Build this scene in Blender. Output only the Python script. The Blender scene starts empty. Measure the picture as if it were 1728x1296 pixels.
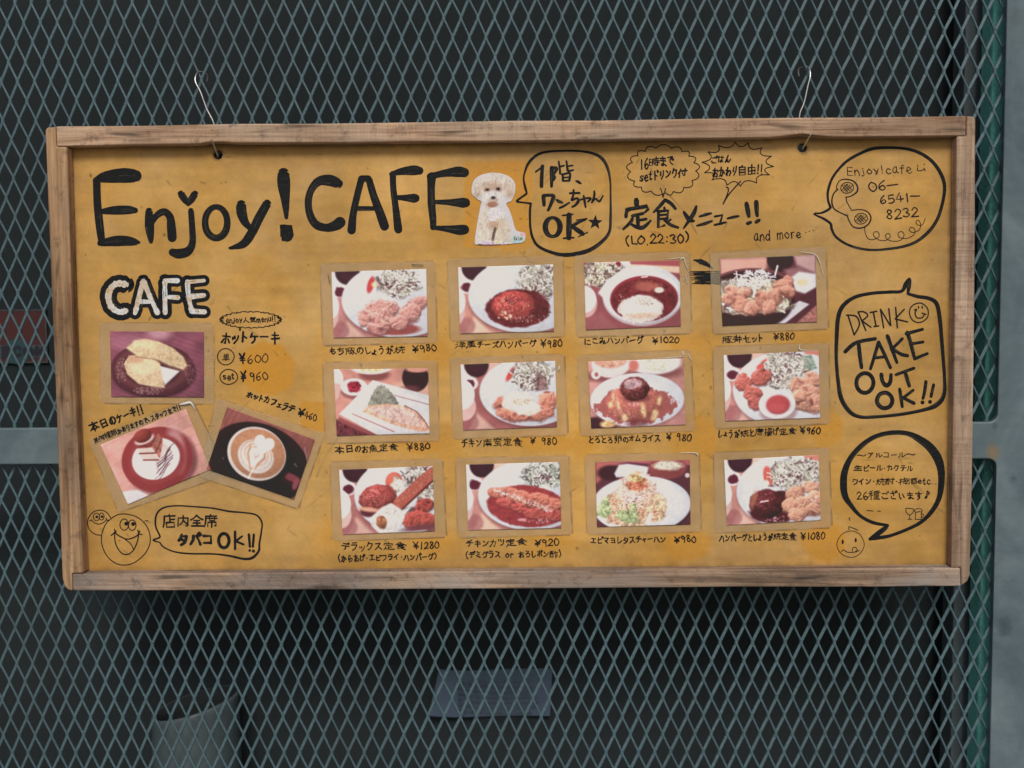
import bpy, bmesh, math, random
import numpy as np
from mathutils import Matrix, Vector

S = bpy.context.scene
COL = S.collection
random.seed(7)
RNG = np.random.default_rng(11)

# ------------------------------------------------------------------ camera
F = 2000.0                      # focal length in photo pixels (1728 wide)
RCW = np.array([[0.99986352, 0.0068503, 0.01503391],
                [0.01447975, 0.07480414, -0.99709311],
                [-0.00795499, 0.99717472, 0.07469474]])
CAM = np.array([0.0, -1.66, 0.0])
cd = bpy.data.cameras.new('camera')
cam = bpy.data.objects.new('camera', cd)
COL.objects.link(cam)
M = Matrix(RCW.tolist()).to_4x4()
M.translation = Vector(CAM)
cam.matrix_world = M
cd.sensor_width = 36.0
cd.lens = F / 1728 * 36
cd.clip_end = 60
cd.clip_start = 0.05
cd.dof.use_dof = True
cd.dof.focus_distance = 1.575
cd.dof.aperture_fstop = 3.2
S.camera = cam

# ------------------------------------------------------------------ sky, sun, exposure
SUN_EL, SUN_AZ = 41.0, 3.0     # degrees; azimuth measured from the viewer's side towards the right
w = bpy.data.worlds.new('World')
S.world = w
w.use_nodes = True
nt = w.node_tree
bg = nt.nodes['Background']
sky = nt.nodes.new('ShaderNodeTexSky')
sky.sky_type = 'NISHITA'
sky.sun_disc = False
sky.sun_elevation = math.radians(SUN_EL)
sky.sun_rotation = math.radians(180 - SUN_AZ)
sky.air_density = 1.0
sky.dust_density = 4.0
nt.links.new(sky.outputs[0], bg.inputs[0])
bg.inputs[1].default_value = 0.075
sd = bpy.data.lights.new('sun', 'SUN')
sun = bpy.data.objects.new('sun', sd)
COL.objects.link(sun)
sd.energy = 2.0
sd.angle = math.radians(18)
sd.color = (1.0, 0.95, 0.88)
el, az = math.radians(SUN_EL), math.radians(SUN_AZ)
to_sun = Vector((math.cos(el) * math.sin(az), -math.cos(el) * math.cos(az), math.sin(el)))
sun.rotation_euler = to_sun.to_track_quat('Z', 'Y').to_euler()
S.view_settings.view_transform = 'Standard'
S.view_settings.look = 'None'
S.view_settings.gamma = 1.0
S.view_settings.use_curve_mapping = False
S.view_settings.exposure = -0.24
KW = 0.78                       # what a perfect white shows at in the picture (linear)

# ------------------------------------------------------------------ measuring helpers
AX = math.radians(0.6)
NB = np.array([0.0, -math.cos(AX), math.sin(AX)])      # board normal, towards the viewer
UX = np.array([1.0, 0.0, 0.0])
UZ = np.cross(UX, NB) * -1.0
UZ = UZ / np.linalg.norm(UZ)
if UZ[2] < 0: UZ = -UZ
P0 = np.array([0.0, -0.072, -0.085])                    # a point of the frame's front plane
RECESS = 0.021

def ray(u, v):
    return RCW @ np.array([(u - 864) / F, -(v - 648) / F, -1.0])

def on_board(u, v, h=0.0):
    """photo measure -> board-local (x, z); h = height over the painted panel"""
    p0 = P0 + NB * (h - RECESS)
    d = ray(u, v)
    t = (p0 - CAM).dot(NB) / d.dot(NB)
    q = CAM + t * d - P0
    return q.dot(UX), q.dot(UZ)

def on_depth(u, v, y):
    d = ray(u, v)
    t = (y - CAM[1]) / d[1]
    return CAM + t * d

PXM = abs(on_board(900, 600)[0] - on_board(800, 600)[0]) / 100.0      # metres per photo pixel on the panel
BM = Matrix(((UX[0], -NB[0], UZ[0], P0[0]), (UX[1], -NB[1], UZ[1], P0[1]),
             (UX[2], -NB[2], UZ[2], P0[2]), (0, 0, 0, 1)))
# board-local axes: x right, y INTO the board, z up; the panel face lies at y = +RECESS

def lin(c):
    c = np.asarray(c, float) / 255.0
    return np.where(c <= 0.04045, c / 12.92, ((c + 0.055) / 1.055) ** 2.4)

def alb(c):
    return np.clip(lin(c) / KW, 0, 0.9)

# ------------------------------------------------------------------ object helpers
def tag(o, label=None, cat=None, group=None, kind=None):
    if label: o['label'] = label
    if cat: o['category'] = cat
    if group: o['group'] = group
    if kind: o['kind'] = kind
    return o

def empty(name, mat=None):
    o = bpy.data.objects.new(name, None)
    o.empty_display_size = 0.05
    COL.objects.link(o)
    if mat is not None: o.matrix_world = mat
    return o

def obj(name, verts, faces, mats, parent=None, colors=None, smooth=False, midx=None):
    me = bpy.data.meshes.new(name)
    if isinstance(verts, np.ndarray):
        verts = verts.tolist()
    me.from_pydata(verts, [], faces)
    if colors is not None:
        a = me.color_attributes.new('Col', 'FLOAT_COLOR', 'POINT')
        c = np.ones((len(verts), 4), np.float32)
        c[:, :3] = colors
        a.data.foreach_set('color', c.ravel())
    for m in (mats if isinstance(mats, (list, tuple)) else [mats]):
        me.materials.append(m)
    if midx is not None:
        me.polygons.foreach_set('material_index', midx)
    if smooth:
        me.polygons.foreach_set('use_smooth', [True] * len(me.polygons))
    me.update()
    o = bpy.data.objects.new(name, me)
    COL.objects.link(o)
    if parent is not None: o.parent = parent
    return o

def bevel(o, width, seg=2, angle=40):
    m = o.modifiers.new('bevel', 'BEVEL')
    m.width = width
    m.segments = seg
    m.limit_method = 'ANGLE'
    m.angle_limit = math.radians(angle)
    return o

def prism(poly, y0, y1):
    """polygon of (x, z) extruded from y0 (front) to y1 (back)"""
    n = len(poly)
    v = [(x, y0, z) for x, z in poly] + [(x, y1, z) for x, z in poly]
    a = sum(poly[i][0] * poly[(i + 1) % n][1] - poly[(i + 1) % n][0] * poly[i][1] for i in range(n))
    idx = list(range(n)) if a > 0 else list(range(n))[::-1]
    f = [tuple(idx), tuple(i + n for i in idx[::-1])]
    for k in range(n):
        i, j = idx[k], idx[(k + 1) % n]
        f.append((i, i + n, j + n, j))
    return v, f

def tube(points, radius, seg=10):
    """tube along 3-D points; radius number or list"""
    P = [Vector(p) for p in points]
    n = len(P)
    R = radius if isinstance(radius, (list, tuple)) else [radius] * n
    v, f = [], []
    ref = Vector((0.3, 0.9, 0.2))
    for i, p in enumerate(P):
        t = (P[min(i + 1, n - 1)] - P[max(i - 1, 0)]).normalized()
        a = t.cross(ref)
        if a.length < 1e-4: a = t.cross(Vector((1, 0, 0)))
        a.normalize()
        b = t.cross(a)
        ref = b.cross(t) * 0 + ref
        for k in range(seg):
            g = 2 * math.pi * k / seg
            v.append(tuple(p + (a * math.cos(g) + b * math.sin(g)) * R[i]))
    for i in range(n - 1):
        for k in range(seg):
            k2 = (k + 1) % seg
            f.append((i * seg + k, i * seg + k2, (i + 1) * seg + k2, (i + 1) * seg + k))
    f.append(tuple(range(seg))[::-1])
    f.append(tuple((n - 1) * seg + k for k in range(seg)))
    return v, f

def catmull(P, sub=6, closed=False):
    P = np.asarray(P, float)
    n = len(P)
    if n < 3: return P
    out = []
    rng = n if closed else n - 1
    for i in range(rng):
        if closed:
            a, b, c, d = P[(i - 1) % n], P[i], P[(i + 1) % n], P[(i + 2) % n]
        else:
            a, b, c, d = P[max(i - 1, 0)], P[i], P[i + 1], P[min(i + 2, n - 1)]
        for k in range(sub):
            t = k / sub
            out.append(0.5 * ((2 * b) + (-a + c) * t + (2 * a - 5 * b + 4 * c - d) * t * t + (-a + 3 * b - 3 * c + d) * t ** 3))
    if not closed: out.append(P[-1])
    return np.array(out)

# ------------------------------------------------------------------ materials
def new_mat(name):
    m = bpy.data.materials.new(name)
    m.use_nodes = True
    return m, m.node_tree.nodes, m.node_tree.links, m.node_tree.nodes['Principled BSDF']

def ramp(N, L, fac, stops):
    r = N.new('ShaderNodeValToRGB')
    cr = r.color_ramp
    while len(cr.elements) < len(stops): cr.elements.new(0.5)
    for e, (p, c) in zip(cr.elements, stops):
        e.position = p
        e.color = (*c, 1) if len(c) == 3 else c
    L.new(fac, r.inputs[0])
    return r.outputs[0]

def noise(N, L, vec, scale, detail=4, rough=0.55, dist=0.0):
    n = N.new('ShaderNodeTexNoise')
    n.inputs['Scale'].default_value = scale
    n.inputs['Detail'].default_value = detail
    n.inputs['Roughness'].default_value = rough
    n.inputs['Distortion'].default_value = dist
    if vec is not None: L.new(vec, n.inputs['Vector'])
    return n.outputs['Fac']

def mapping(N, L, vec, scale, loc=(0, 0, 0), rot=(0, 0, 0)):
    m = N.new('ShaderNodeMapping')
    m.inputs['Scale'].default_value = scale
    m.inputs['Location'].default_value = loc
    m.inputs['Rotation'].default_value = rot
    L.new(vec, m.inputs['Vector'])
    return m.outputs[0]

def mix(N, L, fac, a, b, mode='MIX'):
    m = N.new('ShaderNodeMix')
    m.data_type = 'RGBA'
    m.blend_type = mode
    for sock, val in ((m.inputs[0], fac), (m.inputs[6], a), (m.inputs[7], b)):
        if isinstance(val, (int, float)): sock.default_value = val
        elif isinstance(val, (tuple, list, np.ndarray)): sock.default_value = (*[float(x) for x in val[:3]], 1)
        else: L.new(val, sock)
    return m.outputs[2]

def bump(N, L, height, strength, dist, bsdf):
    b = N.new('ShaderNodeBump')
    b.inputs['Strength'].default_value = strength
    b.inputs['Distance'].default_value = dist
    L.new(height, b.inputs['Height'])
    L.new(b.outputs[0], bsdf.inputs['Normal'])

def simple(name, col, rough=0.5, metal=0.0, var=0.15, scale=40, spec=0.5, bmp=0.0):
    m, N, L, B = new_mat(name)
    tc = N.new('ShaderNodeTexCoord').outputs['Object']
    n = noise(N, L, tc, scale, 5)
    c = np.array(col)
    L.new(ramp(N, L, n, [(0.3, tuple(c * (1 - var))), (0.7, tuple(np.clip(c * (1 + var), 0, 1)))]), B.inputs['Base Color'])
    B.inputs['Roughness'].default_value = rough
    B.inputs['Metallic'].default_value = metal
    B.inputs['Specular IOR Level'].default_value = spec
    if bmp: bump(N, L, n, bmp, 0.001, B)
    return m

def wood(name, horiz, pale, mid, grey, dark, seed, saw=0.0, greyness=0.5, diag=0.0, knots=()):
    m, N, L, B = new_mat(name)
    tc = N.new('ShaderNodeTexCoord').outputs['Object']
    along = lambda a, b: (a, b, b) if horiz else (b, b, a)
    off = (seed * 3.1, seed * 1.7, seed * 2.3)
    g1 = noise(N, L, mapping(N, L, tc, along(3, 75), off), 1.6, 7, 0.65, 0.5)
    g2 = noise(N, L, mapping(N, L, tc, along(9, 320), off), 1.0, 4, 0.6)
    patch = noise(N, L, mapping(N, L, tc, along(7, 18), off), 1.0, 4, 0.6)
    spots = noise(N, L, mapping(N, L, tc, along(9, 70), (seed * 5.3, 2, seed)), 1.0, 2, 0.45)
    c = ramp(N, L, g1, [(0.36, mid), (0.5, tuple(0.45 * np.array(mid) + .55 * np.array(pale))), (0.62, pale)])
    gr = ramp(N, L, patch, [(0.62 - greyness * 0.35, (0, 0, 0)), (0.85 - greyness * 0.3, (0.9, 0.9, 0.9))])
    c = mix(N, L, gr, c, grey)
    fib = ramp(N, L, g2, [(0.3, (0.62, 0.6, 0.58)), (0.6, (1, 1, 1))])
    c = mix(N, L, 0.6, c, fib, 'MULTIPLY')
    big = noise(N, L, mapping(N, L, tc, along(3.2, 5), (seed, seed * 2, 1)), 1.0, 3, 0.5)
    c = mix(N, L, 1.0, c, ramp(N, L, big, [(0.36, (0.68, 0.63, 0.60)), (0.5, (1.06, 1.04, 1.02)), (0.62, (1.40, 1.38, 1.36))]), 'MULTIPLY')
    if saw:
        sw = noise(N, L, mapping(N, L, mapping(N, L, tc, (1, 1, 1), (0, 0, 0), (0, diag, 0)), along(420, 6), off), 1.0, 3, 0.7)
        swc = ramp(N, L, sw, [(0.35, (0.5, 0.47, 0.45)), (0.55, (1, 1, 1)), (0.8, (1.15, 1.13, 1.1))])
        sm = ramp(N, L, noise(N, L, mapping(N, L, tc, along(5, 12), (1, seed, 4)), 1.0, 3), [(0.35, (0.1,) * 3), (0.6, (saw,) * 3)])
        c = mix(N, L, sm, c, mix(N, L, 1.0, c, swc, 'MULTIPLY'))
    dk = ramp(N, L, spots, [(0.615, (0, 0, 0)), (0.72, (0.72, 0.72, 0.72))])
    c = mix(N, L, dk, c, dark)
    grime = ramp(N, L, noise(N, L, mapping(N, L, tc, (60, 60, 60), off), 1.0, 6, 0.75), [(0.53, (0, 0, 0)), (0.72, (0.7, 0.7, 0.7))])
    c = mix(N, L, grime, c, tuple(np.array(dark) * 1.6))
    for (kx, kz, r) in knots:
        d = N.new('ShaderNodeVectorMath'); d.operation = 'DISTANCE'
        sc = (1, 0, 0.62) if not horiz else (0.5, 0, 1)
        v = mapping(N, L, tc, sc)
        L.new(v, d.inputs[0])
        d.inputs[1].default_value = (kx * sc[0], 0, kz * sc[2])
        ad = N.new('ShaderNodeMath'); ad.operation = 'MULTIPLY_ADD'
        L.new(noise(N, L, mapping(N, L, tc, (90, 90, 60)), 1.0, 3), ad.inputs[0])
        ad.inputs[1].default_value = r * 0.8
        L.new(d.outputs['Value'], ad.inputs[2])
        k = ramp(N, L, ad.outputs[0], [(0.0, (0.75,) * 3), (min(r * 1.0, .99), (0.5,) * 3), (min(r * 1.35, .995), (0.75,) * 3), (min(r * 2.1, .999), (0, 0, 0))])
        c = mix(N, L, k, c, tuple(np.array(mid) * 0.45 + np.array(dark) * 0.4))
    L.new(c, B.inputs['Base Color'])
    B.inputs['Roughness'].default_value = 0.78
    B.inputs['Specular IOR Level'].default_value = 0.25
    ad = N.new('ShaderNodeMath'); ad.operation = 'ADD'
    L.new(g1, ad.inputs[0]); L.new(g2, ad.inputs[1])
    bump(N, L, ad.outputs[0], 0.45, 0.0015, B)
    return m

def attr_mat(name, rough, spec=0.4, fine=0.0, coat=0.0, bmp=0.0):
    m, N, L, B = new_mat(name)
    a = N.new('ShaderNodeVertexColor'); a.layer_name = 'Col'
    c = a.outputs['Color']
    tc = N.new('ShaderNodeTexCoord').outputs['Object']
    if fine:
        n1 = noise(N, L, tc, 260, 5, 0.7)
        c = mix(N, L, fine, c, ramp(N, L, n1, [(0.3, (0.72, 0.7, 0.66)), (0.65, (1.08, 1.08, 1.08))]), 'MULTIPLY')
    L.new(c, B.inputs['Base Color'])
    n2 = noise(N, L, tc, 9, 4, 0.6)
    L.new(ramp(N, L, n2, [(0.3, (rough * 0.85,) * 3), (0.7, (min(1, rough * 1.15),) * 3)]), B.inputs['Roughness'])
    B.inputs['Specular IOR Level'].default_value = spec
    B.inputs['Coat Weight'].default_value = coat
    B.inputs['Coat Roughness'].default_value = 0.12
    if bmp: bump(N, L, noise(N, L, tc, 60, 5), bmp, 0.001, B)
    return m

MAT = {}
m, N, L, B = new_mat('black marker ink')
tc = N.new('ShaderNodeTexCoord').outputs['Object']
n = noise(N, L, mapping(N, L, tc, (90, 90, 420)), 1.0, 5, 0.7, 0.6)
L.new(ramp(N, L, n, [(0.46, (0.009, 0.0105, 0.012)), (0.64, (0.02, 0.021, 0.022)), (0.76, (0.085, 0.078, 0.066))]), B.inputs['Base Color'])
B.inputs['Roughness'].default_value = 0.62
B.inputs['Specular IOR Level'].default_value = 0.15
MAT['ink'] = m
MAT['streak'] = simple('dry brush streak', (0.075, 0.066, 0.05), 0.7, 0, 0.6, 120, 0.2)
m, N, L, B = new_mat('thin marker ink')
tc = N.new('ShaderNodeTexCoord').outputs['Object']
L.new(ramp(N, L, noise(N, L, tc, 60, 4), [(0.4, (0.010, 0.010, 0.013)), (0.8, (0.03, 0.026, 0.024))]), B.inputs['Base Color'])
B.inputs['Roughness'].default_value = 0.7
B.inputs['Specular IOR Level'].default_value = 0.15
MAT['pen'] = m
m, N, L, B = new_mat('worn white paint')
tc = N.new('ShaderNodeTexCoord').outputs['Object']
n = noise(N, L, tc, 130, 6, 0.75)
n2 = noise(N, L, tc, 28, 3)
c = ramp(N, L, n, [(0.3, tuple(alb((166, 134, 92)))), (0.42, tuple(alb((188, 172, 150)))), (0.52, tuple(alb((206, 210, 212)))), (0.72, tuple(alb((150, 160, 164))))])
c = mix(N, L, ramp(N, L, n2, [(0.5, (0, 0, 0)), (0.62, (0.55,) * 3)]), c, tuple(alb((184, 150, 108))))
L.new(c, B.inputs['Base Color']); B.inputs['Roughness'].default_value = 0.75
MAT['chalk'] = m
MAT['panel'] = attr_mat('yellow painted plywood', 0.5, 0.35, fine=0.30, bmp=0.12)
MAT['print'] = attr_mat('photo print', 0.38, 0.3)
m, N, L, B = new_mat('yellowed lamination film')
tc = N.new('ShaderNodeTexCoord').outputs['Object']
L.new(ramp(N, L, noise(N, L, tc, 35, 5, 0.65), [(0.3, tuple(alb((180, 162, 128)))), (0.7, tuple(alb((206, 192, 168))))]), B.inputs['Base Color'])
B.inputs['Alpha'].default_value = 0.18
B.inputs['Roughness'].default_value = 0.14
B.inputs['Specular IOR Level'].default_value = 0.6
bump(N, L, noise(N, L, tc, 11, 1), 0.2, 0.003, B)
MAT['film'] = m
MAT['crease'] = simple('pale crease glint', (0.75, 0.74, 0.70), 0.15, 0, 0.05, 80)  # pale colour paints in the glint along the film's wrinkles
MAT['tape'] = simple('clear tape', (0.6, 0.55, 0.45), 0.2, 0, 0.1, 80)
MAT['tape'].node_tree.nodes['Principled BSDF'].inputs['Alpha'].default_value = 0.35
m, N, L, B = new_mat('zinc grey painted mesh steel')
tc = N.new('ShaderNodeTexCoord').outputs['Object']
n = noise(N, L, tc, 420, 4, 0.7)
n2 = noise(N, L, tc, 6, 3)
c = ramp(N, L, n, [(0.3, tuple(alb((54, 78, 88)))), (0.6, tuple(alb((78, 103, 111)))), (0.75, tuple(alb((108, 126, 128))))])
c = mix(N, L, ramp(N, L, n2, [(0.4, (0, 0, 0)), (0.66, (0.55,) * 3)]), c, tuple(alb((60, 74, 80))))
L.new(c, B.inputs['Base Color'])
B.inputs['Roughness'].default_value = 0.55
bump(N, L, n, 0.3, 0.0006, B)
MAT['mesh'] = m
m, N, L, B = new_mat('weathered galvanised frame steel')
tc = N.new('ShaderNodeTexCoord').outputs['Object']
n = noise(N, L, mapping(N, L, tc, (5, 5, 3)), 1.0, 6, 0.65, 0.8)
n2 = noise(N, L, mapping(N, L, tc, (40, 40, 90)), 1.0, 5, 0.7)
n3 = noise(N, L, mapping(N, L, tc, (18, 18, 9), (3, 1, 2)), 1.0, 3, 0.5, 0.4)
c = ramp(N, L, n, [(0.32, tuple(alb((66, 83, 92)))), (0.5, tuple(alb((88, 105, 112)))), (0.7, tuple(alb((112, 128, 134))))])
c = mix(N, L, 0.35, c, ramp(N, L, n2, [(0.3, (0.6, 0.62, 0.64)), (0.6, (1, 1, 1))]), 'MULTIPLY')
for (mx, mz, mr, mc, ma) in ((1675, 763, .010, (128, 108, 72), .8), (1710, 808, .0045, (62, 76, 84), .9), (1696, 1058, .011, (56, 70, 78), .75), (1679, 719, .0022, (30, 34, 38), .9), (1712, 30, .012, (66, 80, 86), .5)):
    q_ = on_depth(mx, mz, -0.016)
    d_ = N.new('ShaderNodeVectorMath'); d_.operation = 'DISTANCE'
    L.new(mapping(N, L, tc, (1, 0, 0.8)), d_.inputs[0])
    d_.inputs[1].default_value = (q_[0], 0, (q_[2] + 1.25) * 0.8)
    ma_ = N.new('ShaderNodeMath'); ma_.operation = 'MULTIPLY_ADD'
    L.new(noise(N, L, mapping(N, L, tc, (140, 140, 140)), 1.0, 4, .7), ma_.inputs[0])
    ma_.inputs[1].default_value = mr * 1.6
    L.new(d_.outputs['Value'], ma_.inputs[2])
    c = mix(N, L, ramp(N, L, ma_.outputs[0], [(mr * 1.2, (ma,) * 3), (mr * 2.0, (0, 0, 0))]), c, tuple(alb(mc)))
c = mix(N, L, ramp(N, L, n3, [(0.62, (0, 0, 0)), (0.74, (0.4,) * 3)]), c, tuple(alb((60, 73, 81))))
L.new(c, B.inputs['Base Color'])
B.inputs['Roughness'].default_value = 0.5
B.inputs['Metallic'].default_value = 0.15
bump(N, L, n2, 0.2, 0.001, B)
MAT['steel'] = m
MAT['staple'] = simple('tarnished staple wire', (0.22, 0.2, 0.18), 0.5, 0.6, 0.2, 90)
MAT['wire'] = simple('bright steel wire', (0.55, 0.56, 0.56), 0.28, 0.8, 0.1, 60)
m, N, L, B = new_mat('teal stucco')
tc = N.new('ShaderNodeTexCoord').outputs['Object']
n = noise(N, L, mapping(N, L, tc, (160, 160, 220)), 1.0, 4, 0.6)
L.new(ramp(N, L, n, [(0.3, (0.16, 0.66, 0.57)), (0.7, (0.25, 0.80, 0.72))]), B.inputs['Base Color'])
B.inputs['Roughness'].default_value = 0.8
bump(N, L, n, 0.5, 0.003, B)
MAT['teal'] = m
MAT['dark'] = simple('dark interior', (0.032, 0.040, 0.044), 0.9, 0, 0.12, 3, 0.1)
MAT['shade'] = simple('painted bucket shade', (0.03, 0.036, 0.04), 0.8, 0, 0.12, 5, 0.1)  # shade of the bucket's inside, put into the colour
MAT['darkpost'] = simple('blue grey door frame', (0.10, 0.13, 0.15), 0.6, 0, 0.15, 12)
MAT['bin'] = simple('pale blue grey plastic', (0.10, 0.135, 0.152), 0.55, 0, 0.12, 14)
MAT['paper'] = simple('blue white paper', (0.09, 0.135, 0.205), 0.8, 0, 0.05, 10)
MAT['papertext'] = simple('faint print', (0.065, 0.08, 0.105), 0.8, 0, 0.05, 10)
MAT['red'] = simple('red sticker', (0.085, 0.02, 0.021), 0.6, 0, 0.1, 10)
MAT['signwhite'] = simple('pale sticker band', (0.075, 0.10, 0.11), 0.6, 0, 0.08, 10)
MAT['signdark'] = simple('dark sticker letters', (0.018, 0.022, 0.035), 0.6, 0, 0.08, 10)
MAT['signteal'] = simple('teal sticker emblem', (0.025, 0.075, 0.09), 0.6, 0, 0.08, 10)

# ------------------------------------------------------------------ setting
def box(x0, x1, y0, y1, z0, z1):
    v = [(x, y, z) for x in (x0, x1) for y in (y0, y1) for z in (z0, z1)]
    f = [(0, 1, 3, 2), (4, 6, 7, 5), (0, 4, 5, 1), (2, 3, 7, 6), (0, 2, 6, 4), (1, 5, 7, 3)]
    return v, f

FLOOR = -1.25
YB = 0.20
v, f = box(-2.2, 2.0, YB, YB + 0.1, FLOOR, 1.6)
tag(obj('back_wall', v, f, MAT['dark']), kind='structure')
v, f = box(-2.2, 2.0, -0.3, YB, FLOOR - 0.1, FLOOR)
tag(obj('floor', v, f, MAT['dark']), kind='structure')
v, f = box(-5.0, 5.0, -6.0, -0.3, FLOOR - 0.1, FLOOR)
tag(obj('bounce_pavement', v, f, simple('grey pavement', (0.24, 0.24, 0.235), 0.85, 0, 0.15, 6, 0.2)), kind='structure')  # unseen ground, added to bounce light up under the board
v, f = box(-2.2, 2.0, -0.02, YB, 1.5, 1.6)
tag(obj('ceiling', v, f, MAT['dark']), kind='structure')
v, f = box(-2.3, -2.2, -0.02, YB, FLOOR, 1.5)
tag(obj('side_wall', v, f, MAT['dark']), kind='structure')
# teal plaster wall standing behind the right edge of the gate
xa = on_depth(1667, 500, 0.03)[0]
xb = on_depth(1665, 1200, 0.06)[0]
poly = [(xa - 0.003, 1.5), (xa - 0.003, FLOOR), (1.9, FLOOR), (1.9, 1.5)]
pv = [(xa, 0.06), (1.9, 0.06), (1.9, YB), (xa - 0.0, YB)]
v, f = box(xa, 1.9, 0.03, 0.078, FLOOR, 1.5)
o = obj('plaster_wall', v, f, MAT['teal'])
bevel(o, 0.006, 3)
tag(o, 'teal stucco wall showing in a strip behind the right edge of the mesh', 'wall')
xp = on_depth(1624, 300, 0.10)[0]
v, f = box(xp, xa + 0.1, 0.10, 0.15, FLOOR, 1.5)
o = obj('door_post', v, f, MAT['darkpost'])
bevel(o, 0.003)
tag(o, 'dark blue grey door post in the shade beside the teal wall', 'post')

# ------------------------------------------------------------------ gate: expanded mesh + steel frame
gate = empty('mesh_gate', Matrix.Translation((0, 0, FLOOR)))
tag(gate, 'grey steel gate of expanded diamond mesh the menu board hangs on', 'gate')

def build_mesh():
    p, q = 0.02320, 0.02655
    x0, z0 = on_depth(13.0, 39.1, 0)[0], on_depth(13.0, 39.1, 0)[2]
    V, FC = [], []
    def bar(a, b, wid, dep, tilt, yoff):
        a = np.array(a); b = np.array(b)
        d = (b - a); d /= np.linalg.norm(d)
        s = np.cross(d, np.array([0, 1.0, 0])); s /= np.linalg.norm(s)
        n = np.array([0, 1.0, 0])
        s2 = s * math.cos(tilt) + n * math.sin(tilt)
        n2 = -s * math.sin(tilt) + n * math.cos(tilt)
        k = len(V)
        bev = 0.3
        prof = [(-.5, -.5 + bev), (-.5 + bev * dep / wid, -.5), (.5 - bev * dep / wid, -.5), (.5, -.5 + bev), (.5, .5), (-.5, .5)]
        for e in (a, b):
            for (u, t) in prof:
                V.append(tuple(e + s2 * u * wid + n2 * t * dep + np.array([0, yoff, 0])))
        m = len(prof)
        for i in range(m):
            j = (i + 1) % m
            FC.append((k + i, k + j, k + m + j, k + m + i))
        FC.append(tuple(k + i for i in range(m))[::-1])
        FC.append(tuple(k + m + i for i in range(m)))
    rnd = random.Random(3)
    j0, j1 = -10, 52
    nodes = {}
    for j in range(j0, j1):
        z = z0 - j * q
        for i in range(-9, 66):
            x = x0 + i * p + (p / 2 if j % 2 else 0)
            if x > 0.83: continue
            nodes[(i, j)] = (x + rnd.uniform(-.0004, .0004), rnd.uniform(-.0004, .0004) + .0012 * math.sin(x * 9 + z * 4) * math.sin(z * 7 - x * 3), z + rnd.uniform(-.0005, .0005))
    e = 0.0030
    for (i, j), (x, y, z) in nodes.items():
        if (FLOOR + 0.02) > z: continue
        k = rnd.uniform(0.93, 1.07)
        bar((x, y, z + 0.0042), (x, y, z - 0.0042), 0.0046, 0.0040, 0.0, 0)
        for side in (0, 1):      # 0: down-left, 1: down-right
            ii = i + (side - 1 if j % 2 == 0 else side)
            t = nodes.get((ii, j + 1))
            if t is None: continue
            sg = 1 if side else -1
            a = (x + sg * 0.0009, y, z - e)
            b = (t[0] - sg * 0.0009, t[1], t[2] + e)
            if side == 0:
                bar(a, b, 0.0042 * k, 0.0016, -0.35, -0.0002)
            else:
                bar(a, b, 0.0027 * k, 0.0026, 0.25, -0.0008)
    return V, FC
v, f = build_mesh()
v = [(a, b, c - FLOOR) for a, b, c in v]
obj('mesh_panel', v, f, MAT['mesh'], gate)

# T-shaped welded frame: post on the right, rail across; inner corners rounded
YF = -0.016
def W(u, vv, y=YF):
    q_ = on_depth(u, vv, y)
    return (q_[0], q_[2] - FLOOR)
xr_top = W(1700, 0)[0]
rt = W(1690, 712)[1]; rb = W(1690, 774)[1]
def xpost(zz):  # inner edge of the post: plumb
    return W(1686, 600)[0]
xi = xpost(0)
r = 0.012
ztop = 1.5 - FLOOR
poly = [(-1.6, rt), (xi - r, rt)]
poly += [(xi - r + r * math.sin(a), rt + r - r * math.cos(a)) for a in np.linspace(0.2, math.pi / 2, 6)]
poly += [(xi, ztop), (xi + 0.11, ztop), (xi + 0.11, 0.0), (xi, 0.0), (xi, rb - r)]
poly += [(xi - r + r * math.cos(a), rb - r + r * math.sin(a)) for a in np.linspace(0.0, math.pi / 2 - 0.2, 6)]
poly += [(xi - r, rb), (-1.6, rb)]
v, f = prism(poly, YF, -0.006)
o = obj('gate_frame', v, f, MAT['steel'], gate)
bevel(o, 0.002, 2)

# ------------------------------------------------------------------ things behind the mesh
# tilted pale bucket, lower left
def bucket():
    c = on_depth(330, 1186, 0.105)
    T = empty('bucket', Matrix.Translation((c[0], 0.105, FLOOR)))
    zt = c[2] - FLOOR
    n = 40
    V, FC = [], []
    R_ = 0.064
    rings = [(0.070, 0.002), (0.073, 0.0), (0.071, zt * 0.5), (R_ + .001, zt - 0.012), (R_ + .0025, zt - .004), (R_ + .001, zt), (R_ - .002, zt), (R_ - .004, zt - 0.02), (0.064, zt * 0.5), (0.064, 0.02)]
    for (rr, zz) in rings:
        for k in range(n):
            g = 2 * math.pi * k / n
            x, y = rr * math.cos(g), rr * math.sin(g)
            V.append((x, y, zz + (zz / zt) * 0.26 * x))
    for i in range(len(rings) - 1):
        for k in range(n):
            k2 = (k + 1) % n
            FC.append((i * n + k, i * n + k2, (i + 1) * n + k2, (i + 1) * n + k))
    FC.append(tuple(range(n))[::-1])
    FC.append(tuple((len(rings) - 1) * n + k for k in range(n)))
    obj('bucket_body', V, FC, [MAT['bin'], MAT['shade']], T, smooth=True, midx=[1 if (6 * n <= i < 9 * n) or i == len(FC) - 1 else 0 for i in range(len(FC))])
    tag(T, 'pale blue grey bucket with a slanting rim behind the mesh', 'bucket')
bucket()

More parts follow.
